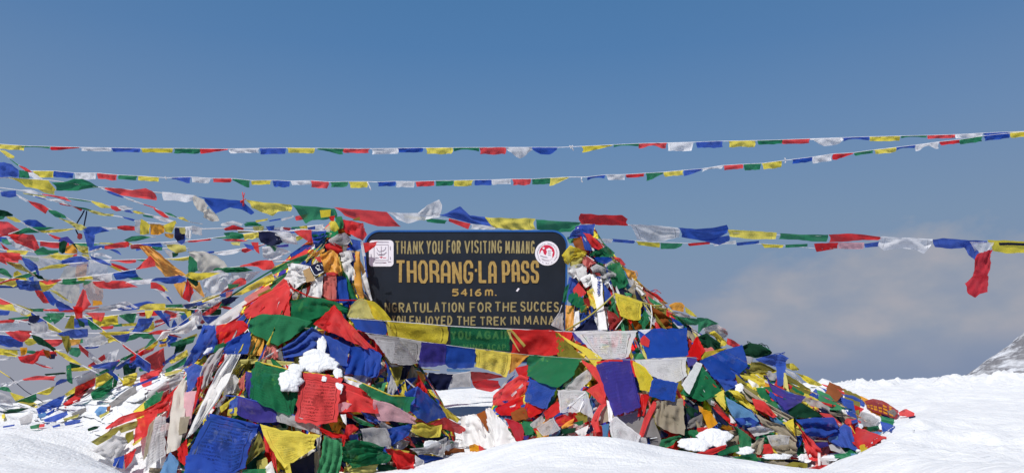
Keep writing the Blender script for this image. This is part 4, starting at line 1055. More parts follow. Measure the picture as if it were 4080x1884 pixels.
G .2 : -20,660 50,670 70,700 / -20,680 40,695
Y .3 p.3 : 60,700 140,725 240,780 / 100,760 160,775 220,795
S .1 t.3 : -20,690 70,730 / -20,750 80,780
~ .003 K -.5 : 60,610 150,690 260,760
~ .004 Y -.5 : -20,560 60,612
@S|prayer_flag_string|prayer flags|short string of red, green and yellow flags left of the white rope of cloth|strings fanning out left of the heap|d=7.1
#B
~ .004 W -.5 : 580,315 740,293 830,290 940,250
R .3 : 590,305 690,298 / 595,322 680,318
G .3 : 680,295 740,285 / 690,305 740,302
Y .3 : 735,288 830,280 / 740,302 820,300
B .3 w1.3 : 840,255 930,250 / 790,345 850,340 900,310
@S|prayer_flag_string|prayer flags|busy double string of small flags reaching the heap's top from the tied bundles|strings fanning out left of the heap|dl=7.6 dr=7.95
#C
~ .005 W -.5 : -600,270 -300,290 0,280 200,280 400,290 700,300 900,300
W .2 : -40,240 60,215 150,240 / -30,265 60,250 140,260
R .3 : -20,285 60,250 160,280 / 0,300 70,295 150,300
G .2 : 160,240 220,225 310,250 / 170,265 230,260 300,262
y .3 w1.5 : 230,265 330,260 / 240,300 320,305
B .3 : 345,265 420,255 / 370,305 415,290
W .2 : 420,275 500,265 / 420,290 490,300
m .3 : 485,270 560,275 / 500,290 550,300
G .2 : 560,270 640,265 / 560,285 640,285
Y .3 w1.5 : 630,265 700,255 / 640,285 700,285
B .3 : 700,275 770,260 / 710,300 770,290
W .3 : 770,270 800,245 850,270 / 775,280 850,285
V .2 : 100,295 270,300 / 110,320 260,310
@S|prayer_flag_string|prayer flags|string of larger navy, white and red flags just left of the heap's upper part|strings fanning out left of the heap|d=7.8
#C
~ .005 W -.5 : 100,300 280,305 500,310 700,295 900,310
K .2 w1.2 : 278,310 380,305 450,330 490,400 / 300,400 380,435 460,420
W .3 w1.8 t.1 : 415,310 540,315 600,340 / 440,380 520,410 620,420
R .4 : 585,305 660,290 740,295 / 640,350 745,410
B .3 : 740,310 870,300 / 750,390 850,380
L .3 w1.6 : 770,400 880,350 / 770,440 850,410
G .2 : -20,320 60,310 150,330 / 0,350 80,375 160,360
B .2 : 150,410 240,430 / 180,450 240,470
R .3 : 215,400 280,400 / 260,480 290,500
W .2 w1.8 : 310,440 420,430 560,480 / 320,530 400,560 480,520
B .3 : 555,500 680,420 740,430 / 560,530 660,480 740,450
R .3 : 570,545 700,450 740,440 / 590,560 700,500
P .2 : 430,430 540,415 / 440,445 540,440
R .2 : -40,375 80,370 200,390 / 0,390 100,395
y .2 : 40,400 130,395 / 60,425 120,430
G .1 : 370,420 440,430 / 420,480 430,470
@S|prayer_flag_string|prayer flags|plump red flag and green one on a string left of the white scarf bunch|strings fanning out left of the heap|d=7.75
#C
~ .005 W -.5 : -60,630 120,610 400,570 560,560
R .3 w1.6 : 120,605 300,555 400,555 415,600 / 150,608 280,600 330,640 400,620
G .2 : -20,620 130,612 240,640 / -20,655 120,660
Y .2 : 385,620 500,580 560,560 / 395,645 500,610
@S|prayer_flag_string|prayer flags|tightly rolled string slanting down from the heap's top to the left snow, yellow and green|strings draped on the left heap|d=7.55
#C
~ .007 G -.5 : -100,960 150,790 400,640 560,560 720,500
G .3 w1.4 : 390,640 560,560 700,500 / 410,680 580,600 720,545
Y .5 p.5 w1.3 : 60,860 200,770 390,670 / 140,850 260,800 410,740
G .3 : 400,740 480,690 540,650 / 390,790 520,740
G .4 : 15,760 120,760 / 25,805 100,785
k .3 t.2 : 0,830 60,820 / 0,880 50,855
K .3 : -30,890 40,870 120,870 / -60,950 40,930 80,900
G .3 : -100,960 20,910 / -120,1000 40,940
B .2 : -160,930 -60,905 / -150,950 -70,930
@S|prayer_flag_string|prayer flags|faint far string of tiny flags rising behind the white veil at left|strings fanning out left of the heap|d=8.6
#X
$ 0 20 : 0,1010 300,1040 700,1030 1000,985 1230,930 : RGYBWRGYBWRGY
@S|prayer_flag_string|prayer flags|distant thin string crossing behind the orange slanting scarf|strings fanning out left of the heap|d=8.3
#X
$ 0 22 : -20,940 200,965 520,975 800,955 1100,915 1290,895 : BWRGYBWRGYBW
@S|prayer_flag_string|prayer flags|lowest far string of small flags, just above the snow at far left|strings fanning out left of the heap|d=7.8
#X
$ 0 24 : -20,1390 200,1400 420,1370 640,1290 860,1180 : YGRWBYGRWB
@S|prayer_flag_string|prayer flags|steep string of small flags from the left edge down into the snow slope|strings fanning out left of the heap|d=7.2
#X
$ 0 26 : -20,1180 120,1240 280,1340 400,1440 520,1540 : RWBYGRWBY
@S|prayer_flag_string|prayer flags|string of small flags climbing from the lower left snow to the blue shoulder flag|strings fanning out left of the heap|d=7.35
#X
$ 0 28 : 60,1600 260,1520 480,1430 680,1330 880,1200 : GYBWRGYBWR
@S|prayer_flag_string|prayer flags|string of small flags running close under the sheer cream veil|strings fanning out left of the heap|d=7.7
#X
$ 0 24 : -20,1290 220,1255 460,1260 700,1225 930,1150 : WRGYBWRGYB
@S|prayer_flag_string|prayer flags|string of medium flags sagging low across the left sky towards the blue shoulder flag|strings fanning out left of the heap|d=7.55
#X
$ .2 40 : -20,1330 160,1352 340,1350 520,1310 700,1250 880,1180 : BYRGWBYRGW
@S|prayer_flag_string|prayer flags|string of medium flags just above the snow slope, rising steeply to the heap|strings fanning out left of the heap|d=7.3
#X
$ .2 38 : 300,1540 430,1480 560,1400 690,1310 800,1230 : RYBRGYBW
@S|prayer_flag_string|prayer flags|string of medium flags falling from the left edge to the long red ribbon|strings fanning out left of the heap|d=7.0
#X
$ .2 36 : -20,1080 150,1150 310,1240 460,1350 600,1450 : GYRBWGYRB
@S|prayer_flag_string|prayer flags|string of medium flags passing just under the orange scarf's lower end|strings fanning out left of the heap|d=7.65
#X
$ .2 34 : 200,1270 400,1262 600,1240 800,1200 980,1130 : WBYGRWBYR
@S|prayer_flag_string|prayer flags|string of medium flags crossing below the rolled red flag at far left|strings fanning out left of the heap|d=6.9
#X
$ .2 34 : -20,1105 120,1120 280,1110 440,1090 620,1060 : YBRGYWBR
'''
# ---------------------------------------------------------------- flags lying on the two heaps
HEAPS = '''
@S|prayer_flag_string|prayer flags|knotted bundle of red, yellow and green flags crowning the left heap|strings draped on the left heap
#C
Y 4 w2 : 885,230 930,205 965,250 / 900,295 940,310 975,290
g 4.3 w2 : 940,185 1000,175 1015,230 / 950,280 980,290 1010,280
R 4 w2 : 890,180 940,170 / 900,215 930,220
R 4.6 w1.5 : 1005,205 1080,215 1165,235 / 1000,300 1070,330 1110,320
R 5 w1.2 : 1085,215 1130,240 1185,235 / 1065,330 1130,360 1180,388 1218,335
V 4.4 t.15 : 1090,205 1155,180 / 1110,215 1160,212
R 5 p.2 w.8 : 1180,405 1300,400 / 1195,495 1290,435
R 5 p.2 w.8 : 1180,440 1290,425 / 1200,490 1240,470
Y 4.2 p.3 w.6 x : 810,125 905,120 / 820,190 900,180
U 3.4 w2 : 960,280 1060,300 / 970,330 1080,350
G 3 w2 : 740,330 870,310 900,330 / 760,390 870,370
B 3 w2 : 750,370 880,330 / 760,420 830,400
@S|prayer_flag_string|prayer flags|white printed, blue and dark red flags bunched just under the left crown|strings draped on the left heap
#C
S 5.4 p.9 w1.6 : 890,375 960,335 1030,318 1080,370 / 895,400 960,438 1050,420 1080,385
B 4.6 w1.8 : 1075,370 1170,390 / 1090,440 1110,470 1180,450
R 4 w2 : 850,420 920,400 1000,440 / 880,480 940,500 1010,495
A 4.4 w1.4 : 1010,435 1050,430 / 1010,510 1040,480
E 4.2 w1.6 : 975,490 1080,465 1090,520 / 990,560 1050,590 1100,560
E 4 w1.6 : 1000,580 1060,560 1110,640 / 1020,700 1060,740 1110,725
B 3.8 w1.6 : 1070,490 1110,490 1110,600 / 1070,560 1100,640
@1|prayer_scarf|scarf|white silk scarf bunched in deep folds on the upper left heap|
#C
E 6.6 s w2.6 : 528,590 570,580 650,590 722,605 / 540,640 590,660 650,650 690,650
E 6.4 s w2.6 : 535,640 600,650 680,648 / 498,715 560,735 640,720 690,700
E 6.8 s w2.4 : 500,710 580,690 690,695 / 560,760 590,810 640,770 690,740
@1|wooden_tag|tag|plain tan square tag lying on the folded white scarf of the left heap|
#C
N 8 x w.4 : 663,645 720,618 / 695,747 772,728
@1|symbol_tag|tag|dark blue square tag with a white curling symbol, between white scarf and orange cloth|
#C
K 8.6 x w.4 : 722,606 780,580 832,568 / 767,697 800,680 845,655
~ .0045 E 9.6 : 786,600 778,606 774,618 782,630 796,632 808,622 808,606 798,596 786,600
~ .0045 E 9.6 : 796,632 790,646 800,640 812,636 820,640
~ .003 E 9.6 : 820,588 826,598 834,602
~ .003 E 9.4 : 726,610 768,694 842,654
@1|prayer_scarf|scarf|crumpled amber cloth folded square near the top of the left heap|
#C
O 7.6 s w2.2 : 808,512 850,490 910,460 965,505 / 855,660 920,655 960,668 1003,645
O 7 s w2 : 690,555 730,500 850,455 / 730,530 780,520 845,480
y 7.2 w1.4 : 680,560 740,490 / 695,560 750,500
R 6.4 : 760,530 830,520 850,570 / 790,560 840,580
R 7 : 850,665 960,650 / 870,690 965,680
@1|prayer_scarf|scarf|knotted orange silk scarf hanging beside the left edge of the black board|
#C
O 5.4 s w2.2 : 1118,478 1103,620 1108,760 1140,882 / 1152,480 1152,560 1165,700 1192,885
O 5.8 s w2 : 1138,560 1175,660 1205,760 1225,850 / 1152,545 1192,620 1227,760 1240,850
@1|prayer_scarf|scarf|narrow white scarf end hanging down the board's left edge beside the orange silk|
#C
E 5 s w1.4 : 1165,700 1190,800 1250,905 / 1205,655 1235,780 1262,900
W 4.6 w1.4 : 1165,400 1185,560 1200,640 / 1180,390 1205,520 1215,640
B 4.2 w1 : 1190,520 1200,600 1215,700 / 1205,520 1215,640 1225,700
@S|prayer_flag_string|prayer flags|salmon, blue and green flags hanging in the shade under the amber cloth, left heap|strings draped on the left heap
#C
k 5 t.1 w2 : 845,690 900,690 952,684 / 830,860 900,890 950,912
B 4.6 w1.6 : 958,695 1000,690 1040,710 / 955,920 1010,915 1065,905
G 4 w1.6 : 1005,640 1050,690 / 1030,880 1080,900 1135,890
S 4 p.8 w1.4 : 580,840 700,790 / 575,890 690,885
m 4.2 : 690,800 730,770 / 670,880 700,880
E 5.6 s w2.2 : 745,740 790,700 838,682 / 698,885 760,880 822,882
D 3.6 w1.6 : 590,780 690,760 / 600,830 690,800
@S|prayer_flag_string|prayer flags|broad taut red, green and see through yellow flags wrapped across the upper left heap|strings draped on the left heap
#C
~ .006 R 6 : 140,960 330,850 560,790 720,870 900,900 1100,900 1290,900 1430,1060
k 5.4 t.1 w1 : 160,880 260,820 372,765 / 180,930 290,900 390,800
V 5.6 w1 : 270,850 380,800 / 280,880 400,820
R 6 w1.1 : 158,985 250,905 330,850 440,790 520,745 556,795 / 185,1058 290,1035 420,1015 560,1042
G 6.6 w1 t.08 : 562,900 640,885 720,872 850,888 950,920 1055,962 / 560,1072 640,1082 720,1075 840,1030 1040,1012
y 7.4 t.12 p.2 w.8 : 1048,1030 1080,940 1150,880 1215,900 / 1060,1052 1140,1050 1200,1055 1280,1060
Y 7.2 t.2 p.3 w.8 : 1190,890 1290,915 1360,985 1428,1065 / 1200,1050 1300,1062 1380,1072 1430,1075
@S|prayer_flag_string|prayer flags|green flag and folded red square lying diagonally across the left heap's shoulder|strings draped on the left heap
#C
G 7 t.05 w1 : 205,1075 270,1030 330,1020 450,1022 560,1036 745,1085 / 190,1160 250,1200 330,1230 446,1290 540,1240 640,1170
R 8.4 w.8 : 752,1105 850,1020 935,940 / 830,1150 950,1190 1040,1175 1000,1010
R 8.4 w.8 : 830,1150 935,945 1010,1040 1145,1180 1262,1300 / 950,1190 1060,1250 1150,1290 1225,1325
~ .004 E 9 : 160,1180 190,1150 200,1175
@S|prayer_flag_string|prayer flags|white, red and blue flags curling round the left heap's outer shoulder|strings draped on the left heap
#U
E 6 t.12 w1.1 : 1490,620 1800,400 2100,190 2420,-20 / 1500,900 1760,520 1960,520 2300,330 2420,80
R 6.4 w1.3 : 1790,560 1960,520 2200,440 2390,430 2490,530 / 1570,1080 1800,1010 2100,880 2300,760 2440,690
R 6 : 1480,790 1500,900 / 1370,1000 1400,1030 1520,960
B 6 w1.4 : 1560,560 1490,640 1400,850 1180,1150 / 1480,900 1560,1080 1300,1190
B 6.4 w1.4 : 1930,1080 2100,920 2330,770 2560,690 / 1930,1180 2200,1190 2500,1190
R 6 : 1750,1020 1900,950 / 1800,1080 1890,1060
E 6.6 s w1.4 : 1480,1190 1580,1060 1700,1040 / 1500,1230 1620,1200
L 6.4 w1.4 : 1680,1090 1770,1050 / 1640,1190 1740,1150
G 5.8 : 1980,960 2150,900 / 1900,1080 2050,1000
D 5 w1.4 : 1400,140 1650,150 1880,150 / 1450,260 1700,330 1880,300
K 5 w1.2 : 1930,0 2100,-60 2230,-20 / 1950,110 2080,60
B 4.6 w1.4 : 1430,300 1600,350 1860,320 / 1500,420 1600,520 1750,420
K 4.4 : 1350,560 1450,540 / 1360,640 1480,620
B 4.5 t.1 : 1450,30 1560,20 1640,0 / 1300,80 1400,100 1500,70
G 4.8 : 1380,150 1700,120 1920,10 / 1400,180 1800,160 1930,100
R 5.6 w2 : 1290,210 1360,180 1430,230 / 1320,300 1370,310 1430,280
m 5.2 w1.6 : 1370,400 1450,390 1530,470 / 1420,500 1470,520
R 5.6 w2 : 1880,110 2060,120 2150,150 / 1920,160 2080,190
@S|prayer_flag_string|prayer flags|blue flags over the snow patch in the middle of the left heap|strings draped on the left heap
#D
B 4 w1.8 : 0,130 90,80 195,42 / 0,215 100,215 200,120
B 4.6 w1.4 : 458,170 540,115 620,60 700,0 800,70 / 470,255 560,245 690,220 790,200
B 5.6 t.15 p.3 w.8 : 796,60 900,110 1012,165 / 795,200 880,300 990,322
B 5 p.2 w1.2 : 1010,158 1140,165 1265,228 / 962,390 1100,402 1228,415
B 5.8 w.8 : 1120,160 1190,190 1265,230 / 1130,400 1190,412 1240,380
O 3.4 w1.8 : 220,75 310,95 / 148,228 200,240 285,236
k 3.6 w1.8 : 330,140 410,155 / 285,265 350,280 425,250
E 3.9 s w1.2 : 270,275 450,168 / 285,285 458,182
A 4 w1.4 : 425,200 450,195 / 420,260 470,280
y 4 : 120,268 260,262 400,275 560,288 / 110,310 250,300 420,318 545,306
y 3.6 w1.4 : 110,282 240,265 / 22,420 80,380 130,330
k 3.4 : 960,370 1020,380 / 970,400 1040,395
@S|prayer_flag_string|prayer flags|row of broad flags on the left heap: green, red with dark figure, then pink|strings draped on the left heap
#D
~ .005 Y 8.6 : 235,280 490,345 625,370 945,412 1110,460 1340,560 1545,572
P 8.4 w1.2 t.1 : 160,365 235,378 / 150,470 190,590
k 8 w1.2 : 105,440 160,370 / 110,500 150,520
S 7 w1.6 t.1 : -10,420 60,380 110,430 / -20,560 60,540
G 9 p.5 w.6 : 242,282 370,318 492,350 / 196,575 300,630 430,680 542,722
G 9 p.2 w.6 : 480,347 560,420 625,490 / 520,700 540,720 565,640
R 10 p.9 w.5 : 625,370 790,393 945,416 / 558,765 740,780 906,770
R 7.4 w.9 : 940,455 1060,488 1200,592 / 905,560 960,580 1100,590 1210,610
R 7.6 t.08 w.8 : 910,480 1100,560 1205,592 / 905,692 1060,692 1240,708
q 7.9 t.15 w.8 : 905,630 960,612 1020,625 / 910,695 970,690 1010,640
q 8 p.4 t.06 w.7 : 1195,590 1330,622 1440,680 1552,742 / 1240,762 1380,772 1552,792
E 8.2 s w1.2 : 940,398 1030,410 1112,460 / 962,445 1030,475 1082,496
G 9.2 p.3 w.8 : 1108,460 1220,520 1340,566 1542,570 / 1085,495 1190,570 1300,620 1495,692
@S|prayer_flag_string|prayer flags|string ending in a big violet blue diamond and red point between the two heaps|strings draped on the left heap
#D
B 9.4 w.8 : 1448,540 1560,480 1640,560 1732,632 / 1498,690 1560,740 1625,780 1792,732
B 9.2 : 1440,560 1560,482 / 1500,680 1540,600
Y 8 w1 : 1730,625 1810,680 1902,750 / 1790,735 1830,750 1880,782
R 8.4 w1 : 1555,745 1640,795 1780,735 1870,780 1945,825 / 1540,765 1700,800 1800,840 1896,872
Y 9 p.6 w1.2 : 1512,800 1600,778 1660,815 1755,795 / 1502,850 1560,880 1640,900 1738,895
E 7 w1.2 : 1460,425 1540,490 / 1465,440 1530,500
@S|prayer_flag_string|prayer flags|short string low in front of the left heap: grey printed, blue and yellow flags|strings draped on the left heap
#D
B 8 w1.2 : 1310,832 1400,810 1507,790 / 1320,890 1340,970 1482,882
S 8.8 p.6 w.8 : 1088,828 1190,818 1302,822 / 1110,930 1200,975 1342,965
S 8.8 p.3 : 1290,822 1340,960 / 1300,985 1340,985
K 6 : 1500,890 1640,900 1765,895 / 1510,950 1620,970 1760,950
S 8.4 p.8 w1.4 : 1490,990 1600,982 1700,940 1795,895 / 1560,1040 1660,1030 1760,1060
S 8.6 p.5 w1.2 : 1800,915 1895,940 / 1790,985 1875,990
~ .006 K 9.4 : 1765,895 1790,885 1810,900 1800,922 1770,930 1762,915
~ .004 G 9.4 : 1820,945 1840,930 1850,945 1830,960 1858,958
m 6.4 w1.4 : 1480,890 1530,960 / 1495,960 1540,985
Y 7 : 1340,985 1490,1010 / 1375,1030 1480,1030
R 8 w1.8 : 1285,985 1420,1005 1535,1045 / 1390,1110 1400,1192 1530,1195
W 7.4 w1.8 : 1535,1040 1610,1090 / 1530,1195 1600,1140
B 6.8 w1.8 : 1555,1035 1690,1050 1775,1065 / 1600,1110 1700,1120 1780,1105
U 7 w1.8 : 1768,1005 1850,985 1935,992 / 1775,1060 1850,1092 1930,1055
O 7.4 w2.2 : 1975,965 2020,950 2060,970 / 1985,1020 2030,1040 2060,1020
R 7 w1.8 : 2050,960 2100,985 / 2060,1030 2110,1000
@S|prayer_flag_string|prayer flags|bright green, red and yellow flags at the very front foot of the left heap|strings draped on the left heap
#D
g 9 p.4 w1.2 : 795,885 870,915 950,932 / 738,1195 830,1195 922,1195
G 9.2 p.4 w1.4 : 940,940 1060,915 1180,940 1282,978 / 950,1095 1050,1100 1160,1060 1262,1025
G 9 p.3 w1.4 : 985,1100 1130,1070 1280,1012 1345,1045 / 1020,1150 1180,1120 1310,1105
D 7 w1.4 : 1230,1110 1330,1120 1390,1150 / 1240,1195 1390,1195
y 7.6 w1.6 : 1005,1150 1080,1115 1165,1108 1238,1116 / 1010,1195 1120,1195 1230,1192
S 8.6 p.7 w.8 : 408,680 560,722 770,800 / 418,772 580,820 762,872
R 9.4 w1.6 : 735,805 860,858 985,880 / 762,845 860,898 985,912
R 9.6 w2 : 975,800 1030,790 1080,830 / 955,892 990,895 1035,860
R 9.6 w1.6 : 945,880 978,885 / 942,970 962,972
S 7 p.4 : 740,800 780,830 / 730,900 760,1080
B 8 w1.6 : 1000,880 1070,870 / 1010,930 1080,930
E 8.6 s w1.6 : 930,715 975,710 / 950,770 980,800
@1|prayer_flag|prayer flag|wide yellow printed flag pulled to a downward point at the foot of the left heap|single flags on the heaps
#D
Y 10 p.5 w1 : 275,790 390,820 500,842 640,862 765,882 / 478,1150 500,1120 560,1100 640,1040 722,985
Y 9.8 w1.2 : 470,1120 520,1110 / 490,1195 535,1195
@1|prayer_flag|prayer flag|largest front flag, deep blue, see through, with a dark figure, left heap's foot|single flags on the heaps
#D
B 10.2 p.9 t.22 w.7 : -130,708 0,738 130,768 274,800 / -338,1140 -150,1150 20,1195 160,1140
B 10.4 w.6 : -125,705 80,750 272,795 / -130,725 80,770 268,815
B 9.6 w.7 : -330,1050 -200,1020 -60,1060 / -345,1195 -200,1195 -50,1195
@S|prayer_flag_string|prayer flags|red, olive and dark flags in shadow around the yellow pointed flag's tip|strings draped on the left heap
#D
V 8 t.1 w1.2 : 268,845 330,990 / 110,1195 200,1090
R 8.6 w1.4 : 305,885 350,850 / 320,1010 350,1020
R 8.6 w1.4 : 330,870 390,1000 / 370,1080 420,1195
K 5.6 w1.2 : 530,1100 640,1060 722,1010 / 540,1195 720,1195
D 5 w1 : 160,1110 300,1020 / 170,1195 330,1195
y 6 w1.2 : 250,1090 330,1060 / 260,1195 370,1195
E 7 s : 320,1140 370,1090 / 330,1195 400,1195
G 9 : 140,1160 330,1150 / 140,1195 330,1195
A 6 : 720,1020 780,1000 / 720,1195 740,1195
@S|prayer_flag_string|prayer flags|blue violet see through flags strung above the large blue front flag|strings draped on the left heap
#D
~ .005 B 8.4 : 0,560 100,568 260,610 420,672 770,800
P 8 p.4 t.12 w.8 : 102,570 260,612 420,672 / 88,712 250,780 410,775
B 7.6 w1.2 : 30,610 110,560 / 20,700 95,690
Y 7.8 w1.2 : -50,650 90,555 / -40,700 20,650 50,610
Y 7 w1.4 : 20,672 98,650 / 10,720 90,720
@1|prayer_scarf|scarf|long gleaming white silk scarf sweeping down the left heap to the big blue flag|
#B
E 9 s w2.2 : 1380,472 1300,600 1215,780 1120,985 / 1455,470 1395,600 1325,740 1190,925
@1|prayer_scarf|scarf|pale pinkish white scarf hanging left of the gleaming long white one|
#B
C 8 s w1.4 : 1110,615 1050,700 1022,900 1000,1075 / 1130,640 1120,800 1100,960 1085,1040
q 7.8 t.1 w1.2 : 1115,700 1110,800 1100,870 / 1190,690 1165,800 1150,900
@S|prayer_flag_string|prayer flags|faded white printed flags hanging from the left heap's lower slope|strings draped on the left heap
#B
S 9 p.8 w.7 : 940,848 1005,846 / 868,1192 930,1130 998,1085
T 8.6 w1 : 900,900 945,850 / 865,1120 900,1060
T 8.2 w1 p.3 : 1090,850 1150,845 / 1080,960 1130,940
L 8 w1 : 1000,1110 1030,1060 1080,1120 / 965,1195 1020,1195 1065,1195
R 8.4 w1.8 : 1075,1040 1130,978 / 1080,1110 1115,1140 1140,1090
R 8.2 w1.2 : 1060,680 1095,650 / 1000,860 1015,850
R 8 w1.2 : 1195,610 1235,600 / 1165,830 1180,790 1205,720
B 8.4 w1 : 1112,560 1170,530 1238,542 / 1128,620 1142,716 1200,622
B 7.6 w1.2 : 1230,290 1300,300 1320,430 / 1105,545 1170,530 1240,470
S 7.4 w1.4 t.1 : 1280,470 1360,420 1300,570 / 1200,610 1230,680 1290,620
G 7 : 1300,420 1360,395 / 1290,460 1340,450
@S|prayer_flag_string|prayer flags|long red ribbon of flags running out over the snow left of the heap|strings draped on the left heap
#B
~ .005 R 6 : 640,920 730,850 870,815 1000,740 1090,650
R 6 w1.2 : 640,912 730,850 800,825 875,810 / 645,925 740,890 880,835
R 6.2 w1.2 : 870,810 1000,740 1060,680 / 890,840 960,830 1015,810
R 5.8 t.2 w1 : 830,860 930,840 / 805,1010 860,980 900,950
R 5.6 : 870,830 960,800 / 880,900 950,850
V 5 w1.2 t.1 : 550,1000 680,920 770,885 835,872 / 590,1022 720,950 830,915
S 5.4 p.3 w1.8 : 550,1055 690,960 755,970 / 640,1100 692,1160 760,1025
V 5 w1.2 : 760,950 810,930 / 760,1020 810,980
R 5.4 w1.4 : 750,1080 825,1040 / 758,1165 800,1112
B 5.4 w1.4 : 690,1100 752,1080 / 680,1145 742,1162
Y 5.6 : 800,1010 860,970 / 805,1025 850,995
E 5.8 w2 : 660,1000 720,930 / 690,1020 730,960
@S|prayer_flag_string|prayer flags|weathered string of blue, red and green flags crossing the snowy left slope|strings draped on the left heap
#B
~ .006 T 3 : 230,850 390,720 560,640 760,520 940,420 1130,330
B 3.4 w1.2 t.1 : 218,802 300,755 392,715 / 236,858 300,830 352,802
R 3.4 w1.2 : 380,770 470,705 555,640 / 390,795 480,745 560,655
Y 3.6 p.4 w1.2 : 390,712 480,650 582,590 / 400,728 480,690 572,625
D 3 w1.4 : 400,735 520,660 / 420,750 540,680
G 3.6 w1.4 : 552,700 620,655 692,600 / 560,742 620,725 680,680
Y 3.8 w1.2 p.3 : 585,600 655,572 / 590,635 650,625
g 3.4 : 690,600 720,590 / 680,680 705,660
R 3.4 w1.2 : 530,540 630,470 / 545,555 640,500
R 4 w1.2 : 765,480 850,440 945,398 / 770,512 850,480 925,450
B 3.8 w1.2 : 770,520 870,490 / 790,560 860,540
R 4 w1.4 : 865,500 990,430 1000,540 / 870,560 980,560
D 3.6 w1.6 : 740,520 830,540 / 750,600 820,580
R 4.2 w1.4 : 850,600 990,540 / 855,655 900,640 985,570
Y 3.8 p.3 w1.4 : 745,605 830,580 / 740,660 790,655 825,625
G 3.6 : 840,555 890,545 / 845,575 890,570
Y 4.4 p.3 w1 : 1020,512 1130,442 / 1035,530 1140,480
B 4.2 w1 : 985,520 1080,450 / 990,540 1060,490
G 4.4 w1.2 : 1000,560 1070,525 1135,478 / 1005,590 1080,550 1120,530
G 4.2 w1.2 : 1020,410 1100,380 1180,360 / 1040,425 1100,420 1170,400
O 4 : 960,420 1000,370 / 970,430 1010,420
B 4 : 1010,400 1070,360 / 1020,430 1060,400
D 4 w1.6 : 1060,420 1130,400 / 1050,470 1110,450
Y 4 : 1100,380 1190,345 / 1105,395 1190,365
W 3.8 t.2 w1.2 : 630,470 720,440 / 640,520 700,510
@S|prayer_flag_string|prayer flags|grey mesh like flags and green ones high on the left snow slope|strings draped on the left heap
#B
S 5 w1.4 p.2 : 900,700 990,640 1112,588 / 880,765 990,700 1112,632
y 4.6 : 990,585 1100,560 / 1000,605 1100,575
G 5 w1.2 : 870,765 930,715 992,690 / 875,805 920,795 965,780
A 4.4 w1.2 t.1 : 660,770 760,690 835,650 / 680,790 760,740 830,700
B 4.4 : 800,660 950,600 / 800,675 950,615
R 4.6 : 855,655 920,630 / 870,672 920,650
L 4 w1.6 t.1 : 570,820 600,785 650,790 / 590,840 630,830
U 4.2 : 640,790 670,780 / 650,820 665,810
y 4 : 600,840 660,810 / 605,860 660,825
@S|prayer_flag_string|prayer flags|half buried navy and green flags poking out of the snow at lower left|strings draped on the left heap
#B
B 3 w1.4 : 268,862 340,835 408,812 / 278,888 340,872 412,836
B 3 w1.2 : 385,885 440,868 486,865 / 392,902 440,895 480,884
D 3 w1.2 : 530,920 570,905 605,905 / 535,936 590,920
G 3 w1.2 : 180,905 240,890 / 185,922 235,918
R 3 : 220,895 270,890 / 225,915 268,910
y 3 w1.2 : 380,860 480,830 / 390,875 470,850
D 3 w1.2 : 10,812 90,800 165,795 / 15,825 100,822 170,800
B 3 w1 : 20,905 90,893 / 20,915 90,903
S 3 w1.6 t.1 : 110,860 200,820 / 120,890 190,880
Y 3 : 10,835 30,830 / 12,860 30,855
A 3 w1.2 : 430,830 520,790 / 440,850 520,820
B 3 : 315,905 360,890 / 320,915 365,905
L 3 t.1 : 225,835 280,820 / 235,855 275,850
'''
